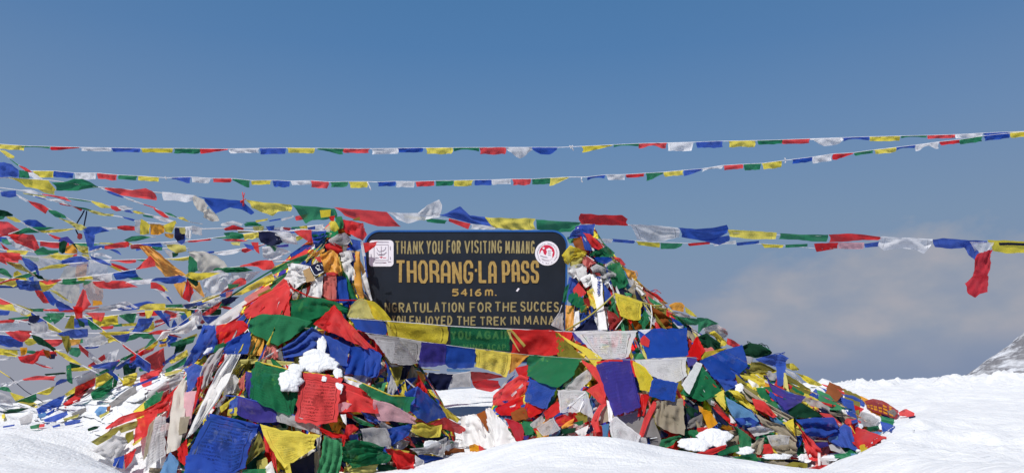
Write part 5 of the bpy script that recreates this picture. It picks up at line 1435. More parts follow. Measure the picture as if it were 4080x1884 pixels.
SIGNROW = '''
@S|prayer_flag_string|prayer flags|string stretched across the board's lower edge: blue, yellow, see through green, red, white|strings stretched between the heaps|d=7.72 c=7.8
#E
~ .004 W .3 : -20,828 280,850 520,868 755,888 1000,902 1245,912 1750,935 1990,925
B 0 p.2 t.08 w.6 : -10,832 140,838 282,855 / 30,905 140,945 275,955
Y .4 p.9 w.5 : 280,852 520,868 755,888 / 312,975 500,1000 748,1032
Y .8 w.8 : 268,852 300,852 / 292,968 322,972
G .2 t.30 w.4 : 778,893 1000,905 1245,914 / 782,1045 1000,1070 1248,1088
R .4 t.06 w.5 : 1252,915 1500,922 1750,935 / 1256,1110 1450,1118 1640,1118
y 1 w.6 : 1228,920 1260,912 1290,940 1378,1040 / 1232,940 1256,930 1280,955 1362,1058
y .9 w.6 : 1228,925 1258,990 1320,1085 / 1240,925 1272,985 1334,1095
#F
V .5 p.8 w.7 : 845,42 900,90 960,140 / 858,240 960,255 1072,262
Y 1 p.3 w.8 : 848,40 980,128 1110,180 1226,262 / 940,125 1080,225 1166,330
W .6 p.9 t.22 w.5 : 990,42 1250,38 1506,32 / 1190,255 1310,268 1432,252
P .4 t.1 : 975,45 1040,55 / 1000,110 1070,145
B .6 t.05 w1 : 1512,42 1620,20 1760,18 1908,15 / 1590,258 1750,262 1918,232
W 1 : 1510,28 1622,20 / 1560,60 1570,62
R 1.2 w1 : 1530,105 1562,65 1607,112 / 1532,145 1597,168
R .8 w.8 : 1985,85 2000,80 / 1905,240 1960,270 2030,262
@S|prayer_flag_string|prayer flags|lower string between the heaps: white printed, blue, yellow folded, dark green, violet, white|strings stretched between the heaps|d=7.35 c=8.4
#D
~ .0022 W .2 : 1130,52 1360,82 1585,122 2030,182
S 0 p.9 t.08 w.4 : 1138,56 1360,82 1585,122 / 1340,288 1420,318 1552,302
S .3 p.6 w.4 : 1200,105 1370,120 / 1330,285 1352,292
P 0 t.25 p.4 w.4 : 1588,124 1690,138 1792,150 / 1562,330 1680,322 1780,305
B 0 t.12 w.4 : 1788,150 1920,168 2032,184 / 1780,305 1812,332 2012,332
#F
~ .0022 C .2 : 186,178 625,232 1050,262 1300,265 1480,272 1915,246 2000,260
Y .4 p.8 w.6 : 188,180 340,198 482,216 / 186,328 320,362 442,412
O .1 p.6 w.8 : 468,214 625,232 / 462,385 510,345 612,245
G .1 t.14 w.5 : 622,232 830,240 1052,262 / 612,398 720,450 860,488 990,402
P .5 t.22 p.3 w.6 : 1172,312 1300,268 1448,254 / 1320,722 1440,702 1538,652
P .5 w.6 : 1440,258 1480,400 / 1530,640 1520,655
R .2 w1 : 1058,270 1175,330 1260,500 / 1085,320 1190,450 1252,625
R .4 w.6 : 1180,285 1300,262 1480,276 / 1182,300 1300,280 1480,290
R .2 : 1440,265 1500,290 / 1470,400 1525,420
Y .9 p.6 w.8 : 1468,276 1570,330 1642,432 / 1506,420 1530,515 1606,526
W .3 p.5 t.18 w.4 : 1480,270 1700,258 1912,246 / 1620,400 1800,460 1912,400
P .2 : 1915,250 1985,246 / 1918,330 1995,285
B 1 p.8 w.5 : 1640,412 1740,438 1842,456 / 1598,560 1700,590 1812,606
W 1.4 p.2 w.8 : 1988,285 2036,302 / 1866,472 1900,535 1930,550
@S|prayer_flag_string|prayer flags|third row low between the heaps over the snow: orange, navy, white and maroon flags|strings stretched between the heaps|d=7.75
#D
~ .003 W .2 : 1440,330 1640,378 1845,388 2000,362
O 0 w.9 : 1446,332 1540,355 1642,380 / 1482,440 1550,456 1612,460
K 0 p.3 w.8 : 1650,376 1750,382 1846,390 / 1608,500 1700,512 1802,512
S 0 p.5 w.6 t.1 : 1840,392 1990,362 / 1818,500 1900,490 1995,490
y -.4 t.15 w.4 : 1450,330 1600,340 1742,355 / 1560,350 1650,352 1740,358
L -.4 t.3 w.4 : 1800,340 1990,350 / 1800,365 1990,370
V 0 w1 : 1345,490 1430,515 / 1345,540 1420,560
O -.2 p.3 w.8 : 1240,485 1440,510 / 1260,520 1350,540
#F
m 0 t.06 w.7 : 150,365 290,372 450,412 / 180,480 230,440 420,410
R .2 t.2 w.6 : 165,450 280,430 380,440 / 200,505 320,528 400,490
B .3 w1 : 385,530 450,450 520,362 / 395,545 470,460 522,380
W .4 w1 : 330,595 420,460 515,375 / 345,600 425,480 512,395
'''
RIGHTHEAP = '''
@S|prayer_flag_string|prayer flags|reds stretched down the left flank of the right heap below the sign|strings draped on the right heap
#F
R 4 w1.2 : 515,335 620,310 / 545,400 625,425
R 4.6 w1.2 : 345,550 450,460 560,388 622,420 / 335,640 480,640 605,520
R 5 w1.2 : 350,665 480,600 595,560 / 400,720 480,720 585,620
R 5.2 w1 : 600,618 700,650 765,678 / 580,700 640,742 700,710
R 4.8 w1 : 740,700 800,650 862,600 / 762,755 830,730 882,690
U 5.4 w1.4 : 478,700 600,640 / 505,775 560,760 625,745
B 5.6 : 560,640 600,630 / 590,720 620,710
R 5.8 p.3 w1.4 : 840,740 900,710 1002,742 / 870,810 960,795
O 6.2 w1.6 : 890,810 940,770 995,745 / 900,832 985,795
G 6 w1.2 : 550,780 655,772 / 580,885 662,872
S 6.2 p.5 w1 : 635,790 730,718 752,762 / 660,825 740,792
S 7 p.9 w.6 : 688,822 760,775 826,735 / 742,887 810,870 886,832
R 5.6 : 660,830 700,820 / 690,880 720,870
B 6 w1.2 : 815,742 880,690 950,648 / 832,760 890,720 945,690
y 5.8 : 680,840 720,860 / 700,900 745,890
D 5.4 : 890,830 1010,820 / 900,870 1000,860
m 5.2 : 640,900 690,880 / 620,915 680,900
W 5.5 w1 : 480,555 575,460 / 490,570 585,480
E 5.5 : 470,650 520,630 / 475,660 515,645
@1|prayer_scarf|scarf|heavy white silk scarf crumpled on the snow at the right heap's left foot|
#F
E 6.6 s w2.6 : 65,740 120,718 205,705 / 80,970 200,960 310,990
E 7 s w2.6 : 275,665 300,655 340,690 435,785 / 300,830 350,985 420,970 530,935
E 6.4 s w2.2 : 195,740 290,700 / 230,980 345,985
U 7.2 w1.4 : 200,712 272,680 / 290,850 302,830
r 6.9 w1.2 : 425,738 500,760 565,790 / 520,925 560,935 588,895
P 6.6 : 580,890 630,880 / 590,925 620,910
@S|prayer_flag_string|prayer flags|blue flag with white script and pale see through flags beside it, mid right heap|strings draped on the right heap
#F
B 7.4 p.6 w.5 : 638,430 740,455 862,492 / 592,602 680,640 772,668
S 6.6 p.8 w.8 : 918,480 1030,400 1120,335 1152,362 / 925,515 1040,522 1132,425
W 7.2 p.8 t.20 w.5 : 855,515 960,515 1088,520 / 878,702 950,692 1022,698
W 7 t.35 w.8 : 1070,530 1095,530 / 960,640 1030,690 1152,752
E 7.8 : 1075,535 1088,540 / 942,640 950,648
E 7.8 : 1062,600 1072,602 / 1026,690 1036,692
R 7.4 w1.2 : 1088,520 1192,458 1262,600 / 1150,570 1205,620 1252,645
R 8 w1.4 : 1200,635 1150,720 1128,780 1170,855 / 1262,620 1212,690 1190,770 1212,850
T 6 w1.2 : 1215,650 1300,640 / 1205,790 1282,765
E 6.8 s w1.2 : 1255,595 1310,620 / 1275,770 1302,760
L 7 w1 : 1218,800 1278,785 / 1225,908 1262,902
E 6.8 w1.2 : 1000,850 1110,798 / 1030,885 1090,880
K 7 p.4 : 1090,862 1132,790 / 1108,872 1152,842
E 7.2 : 1110,820 1120,812 / 1115,850 1125,845
V 5 w1.2 : 1000,720 1100,720 / 1030,790 1100,770
G 5.4 : 1000,775 1070,760 / 1030,805 1070,790
@S|prayer_flag_string|prayer flags|white printed flag and grey plastic sheet low under the violet flag|strings draped on the right heap
#F
A 5 w.6 : 1335,735 1520,680 1702,640 / 1350,805 1500,890 1692,905
W 7.4 p.6 t.1 w.7 : 1283,770 1330,722 1420,800 1537,885 / 1298,892 1380,930 1512,972
R 7 w1.2 : 1538,552 1610,545 / 1508,732 1562,722
R 7.2 w1 : 1640,600 1562,740 1520,882 / 1692,590 1602,760 1552,902
S 6.4 w1.6 : 1500,900 1580,900 / 1500,978 1600,985
E 6.4 w1 : 1610,905 1665,895 / 1612,912 1668,905
A 4.6 w1.2 : 1610,930 1700,900 / 1620,980 1690,960
E 6.6 w1 : 1455,900 1530,890 / 1450,920 1530,915
@1|cloth_bag|bag|grey beige cloth bag with vertical pleats hanging in the right heap's hollow|
#F
T 8 w1.8 : 1662,605 1770,590 1872,578 / 1640,745 1665,800 1760,860 1890,882
T 8.3 w1 : 1700,600 1722,600 / 1700,735 1722,740
@S|prayer_flag_string|prayer flags|dark green and black flags in the shaded hollow beside the cloth bag|strings draped on the right heap
#F
K 4 w1.2 : 1888,590 1960,620 2040,650 / 1892,860 1960,780 2040,710
D 4.4 w1.4 : 1890,620 2000,680 / 1900,740 2010,750
A 4.6 w1 : 1930,760 2040,700 / 1900,830 2030,800
G 5 w1.6 : 1700,920 1800,890 1890,870 / 1685,985 1760,975 1830,925
g 5.2 w1.4 : 1740,950 1830,905 / 1720,990 1800,960
O 5 w1.4 : 2000,640 2040,655 / 2010,690 2040,700
K 4.6 : 1700,840 1760,870 / 1690,900 1750,895
E 5 : 1880,560 1900,570 / 1960,630 1975,625
@S|prayer_flag_string|prayer flags|big dark green and blue flags draped over the right heap's middle|strings draped on the right heap
#I
G 7 w1 : 165,445 230,520 300,612 / 40,642 170,690 262,655
G 6.6 w1 : 95,480 165,445 / 20,640 100,660
D 6.4 w1.2 : 60,560 150,620 / 50,665 200,685
B 8.6 w.7 : 152,412 300,345 445,300 / 250,540 380,545 487,450
B 7.6 w1.8 : 270,540 390,535 / 330,625 400,590 412,560
Y 8.8 w1 : 150,412 190,350 330,322 / 158,416 240,372 335,330
D 6.4 w1.4 : 140,250 200,225 300,290 / 200,330 250,340 300,330
R 7.6 w1 : 125,248 140,250 / 65,375 130,390 192,345
R 7.8 w.8 : 140,260 190,345 / 145,400 160,380
Y 7 w1.4 : 245,655 320,610 / 330,752 335,715
O 6.6 w1.4 : 155,740 225,760 / 215,895 278,845
@S|prayer_flag_string|prayer flags|crowning cluster of blue, red and white flags at the right heap's peak|strings draped on the right heap
#H
B 5 w1.6 : 190,140 280,105 368,92 / 140,220 250,200 360,195
B 5.4 w1.4 : 240,100 370,95 / 300,200 345,190
g 4.8 w1.6 : 130,205 215,180 / 150,260 220,240
O 5.2 w1.4 : 185,200 235,195 / 180,240 250,230
U 5 w1.6 : 175,245 250,212 / 200,295 305,322
B 5.8 w1.6 : 235,130 290,160 / 280,310 340,320
R 6 w1.4 : 265,165 330,180 442,288 / 300,225 350,290 402,312
q 5.6 w1.2 : 370,220 440,280 / 380,260 420,295
E 6.2 s w1.2 : 335,290 360,305 / 345,322 362,322
W 5.6 w1 : 265,200 300,225 / 300,260 330,290
G 4.6 w1.8 p.2 : 318,352 400,305 475,283 542,340 / 350,372 450,378 535,368
@S|prayer_flag_string|prayer flags|crumpled yellow printed flag and torn white strips right of the round sticker|strings draped on the right heap
#H
Y 6.4 p.6 w2 : 80,362 155,275 225,300 295,335 / 105,420 140,445 180,380 280,370
y 6.2 p.5 w2 : 150,370 230,340 282,350 / 150,450 210,462 272,395
Y 6.6 w1.4 : 150,278 280,325 / 175,300 290,345
E 5.4 w1.8 : 130,470 200,440 272,430 / 140,520 190,560 262,510
E 5.6 w1.6 : 200,480 300,450 / 240,580 300,540
E 5.8 w1.8 p.2 : 240,560 330,515 352,590 / 285,640 345,615
~ .003 A 7 : 285,570 300,560 306,575 290,585 305,592
E 5.4 w1 : 180,512 200,520 / 235,590 248,580
k 5 w1.6 : 268,370 330,380 380,432 / 262,430 300,470 340,440
m 5.2 w1.2 : 300,370 380,425 / 290,460 350,440
E 5.8 w1 : 285,355 360,400 / 292,362 362,412
@S|prayer_flag_string|prayer flags|grey printed flag crumpled over green ones at the right heap's upper right|strings draped on the right heap
#H
B 5 w1.2 : 360,380 430,375 508,378 / 395,420 460,440 520,402
R 4.6 w1.4 : 508,368 590,385 635,440 / 560,410 620,455
S 6.4 p1 w2 : 328,470 380,435 460,470 558,520 / 375,525 440,560 550,548
A 6 p.5 w1.6 : 340,500 400,480 / 400,570 470,580
G 5.8 w1.2 : 478,450 580,420 630,520 662,600 / 505,560 520,620 560,655 640,630
m 5.6 : 360,505 420,520 / 390,540 460,575
E 6.2 w1.6 : 455,580 500,560 / 450,615 490,600
~ .005 E 7 : 490,600 515,655
S 5.2 w1.8 : 640,560 700,575 / 645,600 700,640
T 5.4 w1.6 : 700,600 760,640 812,692 / 650,660 700,700 770,725
E 5.8 w1.6 : 715,615 800,690 / 700,650 770,715
V 5 w1.2 : 700,700 800,720 / 700,740 780,760
K 5 w1.4 : 550,660 620,650 690,690 / 560,690 620,710 685,720
g 5.4 w1.4 : 620,680 690,690 / 640,720 680,720
@S|prayer_scarf|scarf|frayed orange and red scarf along the right heap's upper right edge|
#H
O 4.4 s w2 n=cloth : 598,460 650,480 712,498 735,560 / 640,515 660,555 690,560
O 4.6 s w1.8 n=cloth : 690,550 760,605 840,665 1000,775 / 715,575 800,640 860,695 975,785
R 5 s w1.6 n=cloth : 830,668 900,690 960,745 / 860,700 940,760
~ .003 R 5 : 860,670 885,655 910,662
~ .003 R 5 : 880,680 915,668 940,690
~ .003 P 5 : 850,668 880,662
~ .003 O 5 : 700,500 730,500 738,540
~ .003 O 5 : 680,490 725,520
@S|prayer_flag_string|prayer flags|blue, coral and green flags with gold tinsel at the board's right edge|strings draped on the right heap
#H
B 5 t.08 w1.2 : 150,545 185,560 225,590 / 78,782 120,750 160,735
R 6.4 w.8 : 178,657 225,596 296,682 / 190,690 238,727 292,695
G 5.8 w1 : 145,700 200,672 292,762 / 140,760 220,812 282,782
G 6 w1.2 : 228,795 290,790 / 250,852 272,830
Y 6.8 s w2.6 : 298,670 350,640 / 330,790 365,825 402,795
O 6.9 s w2.2 : 300,690 330,690 / 350,770 370,755
G 4 w1 : 110,640 150,600 / 90,760 120,760
@1|prayer_scarf|scarf|white banner strip with dark blue letters running down the right heap|
#H
E 6 w.8 p0 : 332,525 345,640 378,800 392,880 405,1003 / 428,530 432,650 442,800 460,900 476,1003
m 6.6 w.8 : 365,505 410,515 / 370,525 425,545
~ .0055 B 7.4 : 382,552 410,552
~ .0055 B 7.4 : 410,552 414,566 404,572 392,568 392,554
~ .0055 B 7.4 : 392,590 408,590 414,596 408,606 390,606
~ .0055 B 7.4 : 412,616 396,616 388,622 394,632 412,632
~ .0055 B 7.4 : 412,646 398,646 390,652 396,664 412,664
~ .0055 B 7.4 : 388,676 408,676 412,684 402,692 390,688
@S|prayer_flag_string|prayer flags|cream cord with a yellow script flag and orange gold one, upper right heap|strings draped on the right heap
#H
~ .007 y 7.2 : 545,690 500,730 450,780 370,845 300,900 200,960 110,1010
~ .007 y 7.2 : 545,690 660,725 780,768 870,797 1000,790 1060,770
~ .005 E 7.2 : 850,790 862,880 848,990
~ .005 y 7.4 : 790,780 865,880
~ .004 E 6 : 620,900 545,1000
Y 7.6 p1 w.7 : 542,688 660,728 782,768 / 592,885 670,905 765,918
O 6.8 p.6 w1 : 1005,790 1060,765 1115,766 1142,795 / 1032,830 1080,840 1132,850
Y 6.6 w1 : 1140,800 1200,840 1252,892 / 1150,850 1190,875 1232,890
@S|prayer_flag_string|prayer flags|green, blue and rust flags in the shade behind the yellow script flag|strings draped on the right heap
#H
B 4.6 w1.2 : 438,590 505,690 / 452,785 480,760 505,720
G 4.8 w1 : 500,735 552,700 / 560,910 600,890
G 6 w1.2 : 770,890 795,830 852,892 / 738,930 800,982
B 5.6 : 790,800 850,870 / 800,830 850,895
U 5 w1.8 p.3 : 850,795 960,860 1035,912 / 868,975 950,985 1035,990
m 4.4 w1.4 : 470,830 540,860 600,925 / 490,1003 545,985
K 5 w1.2 : 300,920 350,878 / 190,1010 395,1005
U 4.2 w1.4 : 650,920 740,930 790,985 / 660,1000 780,995
D 4 w1.4 : 560,960 640,900 / 560,1000 660,1000
B 5 w1.4 : 1010,890 1080,920 1132,960 / 1050,990 1152,988
E 5.8 w1.6 : 1060,970 1130,965 / 1070,990 1130,985
O 6 s w1.8 : 115,790 190,798 / 108,995 178,1000
E 5.8 s w1.2 : 195,845 232,838 / 182,1008 242,960
V 4.6 : 240,800 300,780 / 240,860 300,850
m 4.6 w1.2 : 270,740 320,720 / 280,800 330,800
W 6.2 t.35 w1 : 45,870 95,850 / -10,960 100,1010
~ .004 S 6.6 : 85,790 60,860 0,940
V 4.6 w1.4 p.4 : 880,800 990,820 / 920,850 985,880
@S|prayer_flag_string|prayer flags|green string with grey crumpled ends down the right heap's outer edge|strings draped on the right heap
#H
S 5.4 w1.8 p.4 : 990,840 1100,850 1205,885 / 1040,865 1120,890 1185,902
G 6 w1.4 : 1000,862 1120,890 1255,908 / 1080,930 1160,955 1252,962
g 5 w1.2 : 820,710 900,760 960,790 / 850,770 920,795
G 6.2 w1.2 : 1248,898 1340,900 1438,950 / 1258,1042 1300,985 1380,960
S 6 w2.2 : 1298,995 1350,955 1420,955 1505,1005 / 1320,1040 1400,1060 1440,1110 1512,1050
k 6.2 w1.8 : 1420,960 1500,1000 / 1450,1010 1515,1045
Y 6.2 w1.8 : 1325,1030 1400,1010 1500,1100 / 1400,1060 1440,1145 1490,1140
D 5.4 w1.4 : 1255,1060 1330,1030 1440,1110 / 1290,1125 1360,1165 1445,1182
R 5.6 w1.8 : 1510,1072 1560,1090 1622,1135 / 1500,1122 1570,1155
G 4.4 w1.8 p.2 : 1645,1150 1700,1110 1800,1130 1880,1175 / 1650,1190 1780,1200 1880,1195
~ .003 D 5 : 1690,1120 1680,1100 1710,1112
~ .003 D 5 : 1780,1125 1810,1118 1840,1150
~ .003 D 5 : 1800,1130 1850,1135 1870,1165
@S|prayer_flag_string|prayer flags|dark green then torn blue and olive flags along the right heap's lower outer ridge|strings draped on the right heap
#I
D 5.6 w1.6 : 448,312 500,285 580,300 655,352 / 468,375 540,390 640,372
B 6 w1.4 : 540,398 640,370 720,365 772,392 / 600,432 700,455 748,445
B 5.8 w1.4 : 680,430 752,425 / 690,580 715,590 735,575
~ .003 B 6 : 700,370 730,355 745,352
~ .003 B 6 : 640,375 690,360 740,362
Y 5.4 w2 p.3 : 745,430 800,428 845,472 / 758,462 800,480 835,478
S 5.2 w1.8 : 745,470 810,495 885,592 / 775,500 830,550 870,590
Y 5 w2 p.3 : 815,492 900,520 1000,575 / 870,545 920,575 985,588
S 5 w1.4 : 468,375 530,390 / 480,430 510,430
S 5.6 w2 p.4 : 590,480 640,475 690,520 / 600,520 650,545 690,545
Y 6.4 p.3 w1.4 : 430,506 520,520 602,540 / 510,618 550,612 602,600
V 6.2 p.4 w1.4 : 508,420 580,420 695,482 / 478,490 560,495 640,488
Y 6.6 w1.6 : 580,470 690,485 / 560,510 640,505
V 5.8 p.4 w.8 : 740,495 830,550 922,612 / 735,600 820,640 902,662
y 6 : 738,492 752,500 / 732,600 775,630
V 5.2 w1.2 : 400,500 470,560 / 420,570 510,620
T 5 w1.4 : 400,575 460,580 / 410,620 465,640
@1|prayer_flag|prayer flag|limp purple flag folded over the middle of the right heap's long tail|single flags on the heaps
#I
P 7.6 w1.8 : 612,500 640,560 760,632 892,656 / 640,590 690,690 742,755 845,722
@S|prayer_flag_string|prayer flags|bright green and blue flags on the right heap's tail beside the purple one|strings draped on the right heap
#I
g 7 p.2 w1 : 958,605 1050,648 1142,742 / 980,682 1060,752 1132,752
D 6.4 w1.2 : 760,755 850,700 980,770 / 780,800 880,805 1000,802
B 6 : 640,620 740,700 / 640,660 740,740
B 5.6 w1.2 : 905,660 960,600 / 920,680 980,670
B 6.4 w1.4 : 985,590 1060,620 1130,660 1212,690 / 1080,670 1140,700 1200,760
B 6.8 w1.4 : 1130,665 1215,690 / 1180,790 1215,850 1250,835
B 6.2 w1.4 : 1130,640 1210,650 1295,695 / 1200,690 1290,725
R 5.6 w1 : 998,570 1090,595 1185,645 / 1030,592 1130,640
R 6.6 w1.2 p.3 : 1208,710 1292,742 / 1228,782 1272,772
S 7 w1.8 p.2 : 880,678 980,688 1060,740 / 920,722 1000,740 1060,765
R 6 : 985,770 1060,780 1140,850 / 1000,790 1060,820 1130,850
T 7 w1.6 : 1040,760 1150,780 1240,810 / 1060,790 1150,800 1210,815
G 6.2 : 610,690 680,690 / 630,740 700,740
@1|prayer_flag|prayer flag|gold and dark red patterned flag lying at the right heap's far tip on snow|single flags on the heaps
#I
m 7 s w1.4 : 1295,690 1350,672 1420,685 1532,755 / 1310,735 1360,760 1430,780 1512,812
O 7.6 w.8 : 1304,691 1322,687 / 1306,698 1324,696
O 7.6 w.8 : 1308,703 1325,702 / 1310,710 1327,711
O 7.6 w.8 : 1311,714 1328,716 / 1313,721 1330,726
O 7.6 w.8 : 1315,725 1331,731 / 1317,733 1333,740
O 7.6 w.8 : 1329,686 1347,682 / 1331,696 1348,694
O 7.6 w.8 : 1332,702 1349,701 / 1334,712 1351,714
O 7.6 w.8 : 1334,714 1351,716 / 1336,724 1353,728
O 7.6 w.8 : 1338,732 1354,737 / 1339,742 1356,749
O 7.6 w.8 : 1354,682 1377,686 / 1356,694 1379,699
O 7.6 w.8 : 1356,700 1380,705 / 1358,713 1381,718
O 7.6 w.8 : 1359,721 1382,727 / 1361,734 1384,740
O 7.6 w.8 : 1361,738 1384,744 / 1363,751 1386,757
O 7.6 w.8 : 1386,685 1409,689 / 1388,699 1411,703
O 7.6 w.8 : 1388,705 1412,710 / 1390,718 1413,724
O 7.6 w.8 : 1391,728 1414,733 / 1393,741 1416,747
O 7.6 w.8 : 1394,749 1417,755 / 1395,762 1419,769
O 7.6 w.8 : 1418,689 1454,711 / 1420,703 1454,723
O 7.6 w.8 : 1421,712 1454,731 / 1422,726 1454,743
O 7.6 w.8 : 1423,734 1454,750 / 1425,748 1454,762
O 7.6 w.8 : 1426,759 1454,772 / 1428,773 1454,784
O 7.6 w.8 : 1468,723 1505,746 / 1468,734 1502,755
O 7.6 w.8 : 1467,738 1502,758 / 1467,750 1499,768
O 7.6 w.8 : 1466,759 1498,775 / 1466,770 1496,785
O 7.6 w.8 : 1466,774 1495,788 / 1465,785 1493,797
A 7.2 w1.6 p.6 : 1450,760 1500,745 1530,790 / 1460,785 1500,800
@1|prayer_flag|prayer flag|crumpled crimson flag at the extreme right end of the right heap|single flags on the heaps
#I
R 6.6 w2.2 : 1530,768 1580,742 1642,772 / 1540,792 1600,798 1640,795
K 6.2 w1 : 1600,800 1650,790 / 1605,812 1648,802
@S|prayer_flag_string|prayer flags|grey printed, blue and green flags half sunk in snow near the gold patterned flag|strings draped on the right heap
#I
S 6.4 p1 w1 : 1270,760 1340,780 1402,822 / 1248,850 1310,868 1372,872
B 6.2 p.2 w1 : 1402,830 1450,840 1505,862 / 1420,902 1482,892
G 5.8 w1.6 : 1310,870 1390,860 / 1330,900 1400,890
G 5.6 w1.4 p.4 : 1400,790 1500,815 / 1410,830 1490,850
E 6.4 w1.4 : 1395,850 1412,850 / 1400,900 1412,895
m 5.6 : 1370,880 1420,890 / 1380,910 1410,905
@S|prayer_flag_string|prayer flags|wide blue flag with torn red one beneath, low on the right heap's tail|strings draped on the right heap
#I
B 7.4 w1.4 : 818,818 950,805 1082,800 1112,862 / 890,925 1020,948 1092,912
B 7.2 w1.4 t.05 : 1038,950 1100,900 1150,850 1205,870 / 1100,1000 1180,1015 1250,1035
L 6.8 : 1040,945 1110,930 / 1050,975 1110,970
R 8 w1.6 : 818,835 862,890 992,1022 / 868,965 910,1085 968,1112
R 7.8 w1 : 1190,850 1310,892 1452,942 / 1200,962 1250,1022 1330,1032 1422,1002
Y 8.4 w1.2 : 1242,930 1272,962 / 1270,1042 1322,1022
~ .004 Y 8.6 : 1195,860 1240,930 1280,1000
~ .005 T 8 : 950,965 1040,970
P 6 : 950,980 1040,970 / 960,1020 1050,1000
S 6.4 w1.8 p.3 : 1040,990 1110,985 1165,1050 / 1060,1030 1140,1055
G 6.8 w1.6 p.3 : 1080,1060 1160,1050 1215,1040 1262,1080 / 1120,1112 1160,1150 1220,1100
L 6 : 1200,1050 1270,1060 / 1210,1090 1260,1090
R 5.6 : 1000,800 1100,830 / 1010,830 1130,860
@S|prayer_flag_string|prayer flags|weathered beige and red strings twisted together across the right heap's lower front|strings draped on the right heap
#I
~ .010 T 6.4 : 455,600 600,700 720,770 800,810
T 6.2 w1.6 : 455,595 600,700 790,800 / 480,640 620,745 770,822
LB 0 : 0,0 1,0 / 0,1 1,1
Y 6.2 w1.6 : 355,615 425,620 530,740 / 400,680 500,745 560,790
R 6.6 w1.4 : 515,670 600,690 690,800 / 540,745 600,770 660,805
Y 6 w1.4 : 470,690 530,720 / 530,770 560,800
G 5.4 w1.4 : 540,600 640,590 / 600,700 690,690
L 7 p.3 t.05 w1.2 : 335,662 420,710 510,762 565,832 / 368,775 430,842 500,862
B 7.2 w1.4 : 390,810 500,800 565,840 / 430,850 500,868
T 7 w1.4 p.3 : 540,780 640,830 740,862 825,940 / 590,860 720,925 822,985
Y 7.4 w1.4 : 728,842 802,812 / 795,880 825,970
S 7.6 w2.4 : 480,880 570,858 672,890 / 530,935 600,920 662,905
S 8 p1 w1 : 618,930 700,920 782,932 / 650,1000 770,1005
T 7.6 w2.6 : 510,1000 560,950 602,942 / 530,1050 570,1060 602,1000
T 7.4 w2.4 : 650,1000 780,990 830,1010 / 700,1060 760,1085 820,1060
T 7.7 w2.2 : 770,960 820,975 / 780,1060 830,1040
R 7 w2 : 590,990 640,985 / 590,1055 670,1050
R 6.8 w1.2 : 240,725 310,770 412,850 / 250,745 330,820 400,868
K 6 w1.2 : 230,730 300,770 / 270,830 350,865
m 6.4 : 440,880 540,930 / 460,920 540,960
E 7.6 w1.6 : 355,780 400,830 / 365,840 400,845
E 6.8 w1.8 : 395,580 430,570 465,640 / 410,620 450,640
R 6.2 : 135,875 210,870 / 140,902 205,900
@S|prayer_flag_string|prayer flags|green and red flags trailing over the snow at the right heap's front foot|strings draped on the right heap
#I
G 7.4 w1.4 : 425,878 460,900 512,945 / 430,1012 512,1000
G 7.2 w1.4 : 275,1045 350,1010 425,988 / 290,1072 430,1035
G 7.6 w1.4 : 340,1090 440,1065 540,1050 / 400,1120 480,1140 555,1145
R 7 w1.8 p.4 : 130,1050 230,1020 340,990 / 140,1075 240,1060 335,1015
L 6.6 w1.4 : 185,1072 280,1085 370,1105 / 190,1085 280,1105 372,1120
V 6.6 w1.8 : 10,1050 80,1045 / 20,1068 80,1062
P 6 w1.2 : 550,1100 620,1120 / 555,1150 620,1150
T 7 w2 p.3 : 600,1105 700,1100 800,1125 / 620,1140 720,1160 790,1165
V 7 w2 : 690,1150 800,1110 900,1120 / 700,1190 800,1180 900,1150
R 7.4 w1.8 : 890,1160 1000,1130 1100,1140 1202,1170 / 900,1200 1050,1200 1210,1200
y 7.6 w1.2 : 970,1170 1060,1180 / 980,1200 1060,1200
E 7 w1.6 : 970,1040 990,1030 / 975,1180 990,1180
S 6.8 w2 : 980,1080 1100,1090 / 1000,1130 1110,1130
A 6.4 w1.8 : 1050,1120 1150,1130 / 1060,1150 1150,1160
R 6.6 : 1200,1175 1270,1190 / 1200,1200 1270,1200
'''.replace('LB 0 : 0,0 1,0 / 0,1 1,1\n', '')
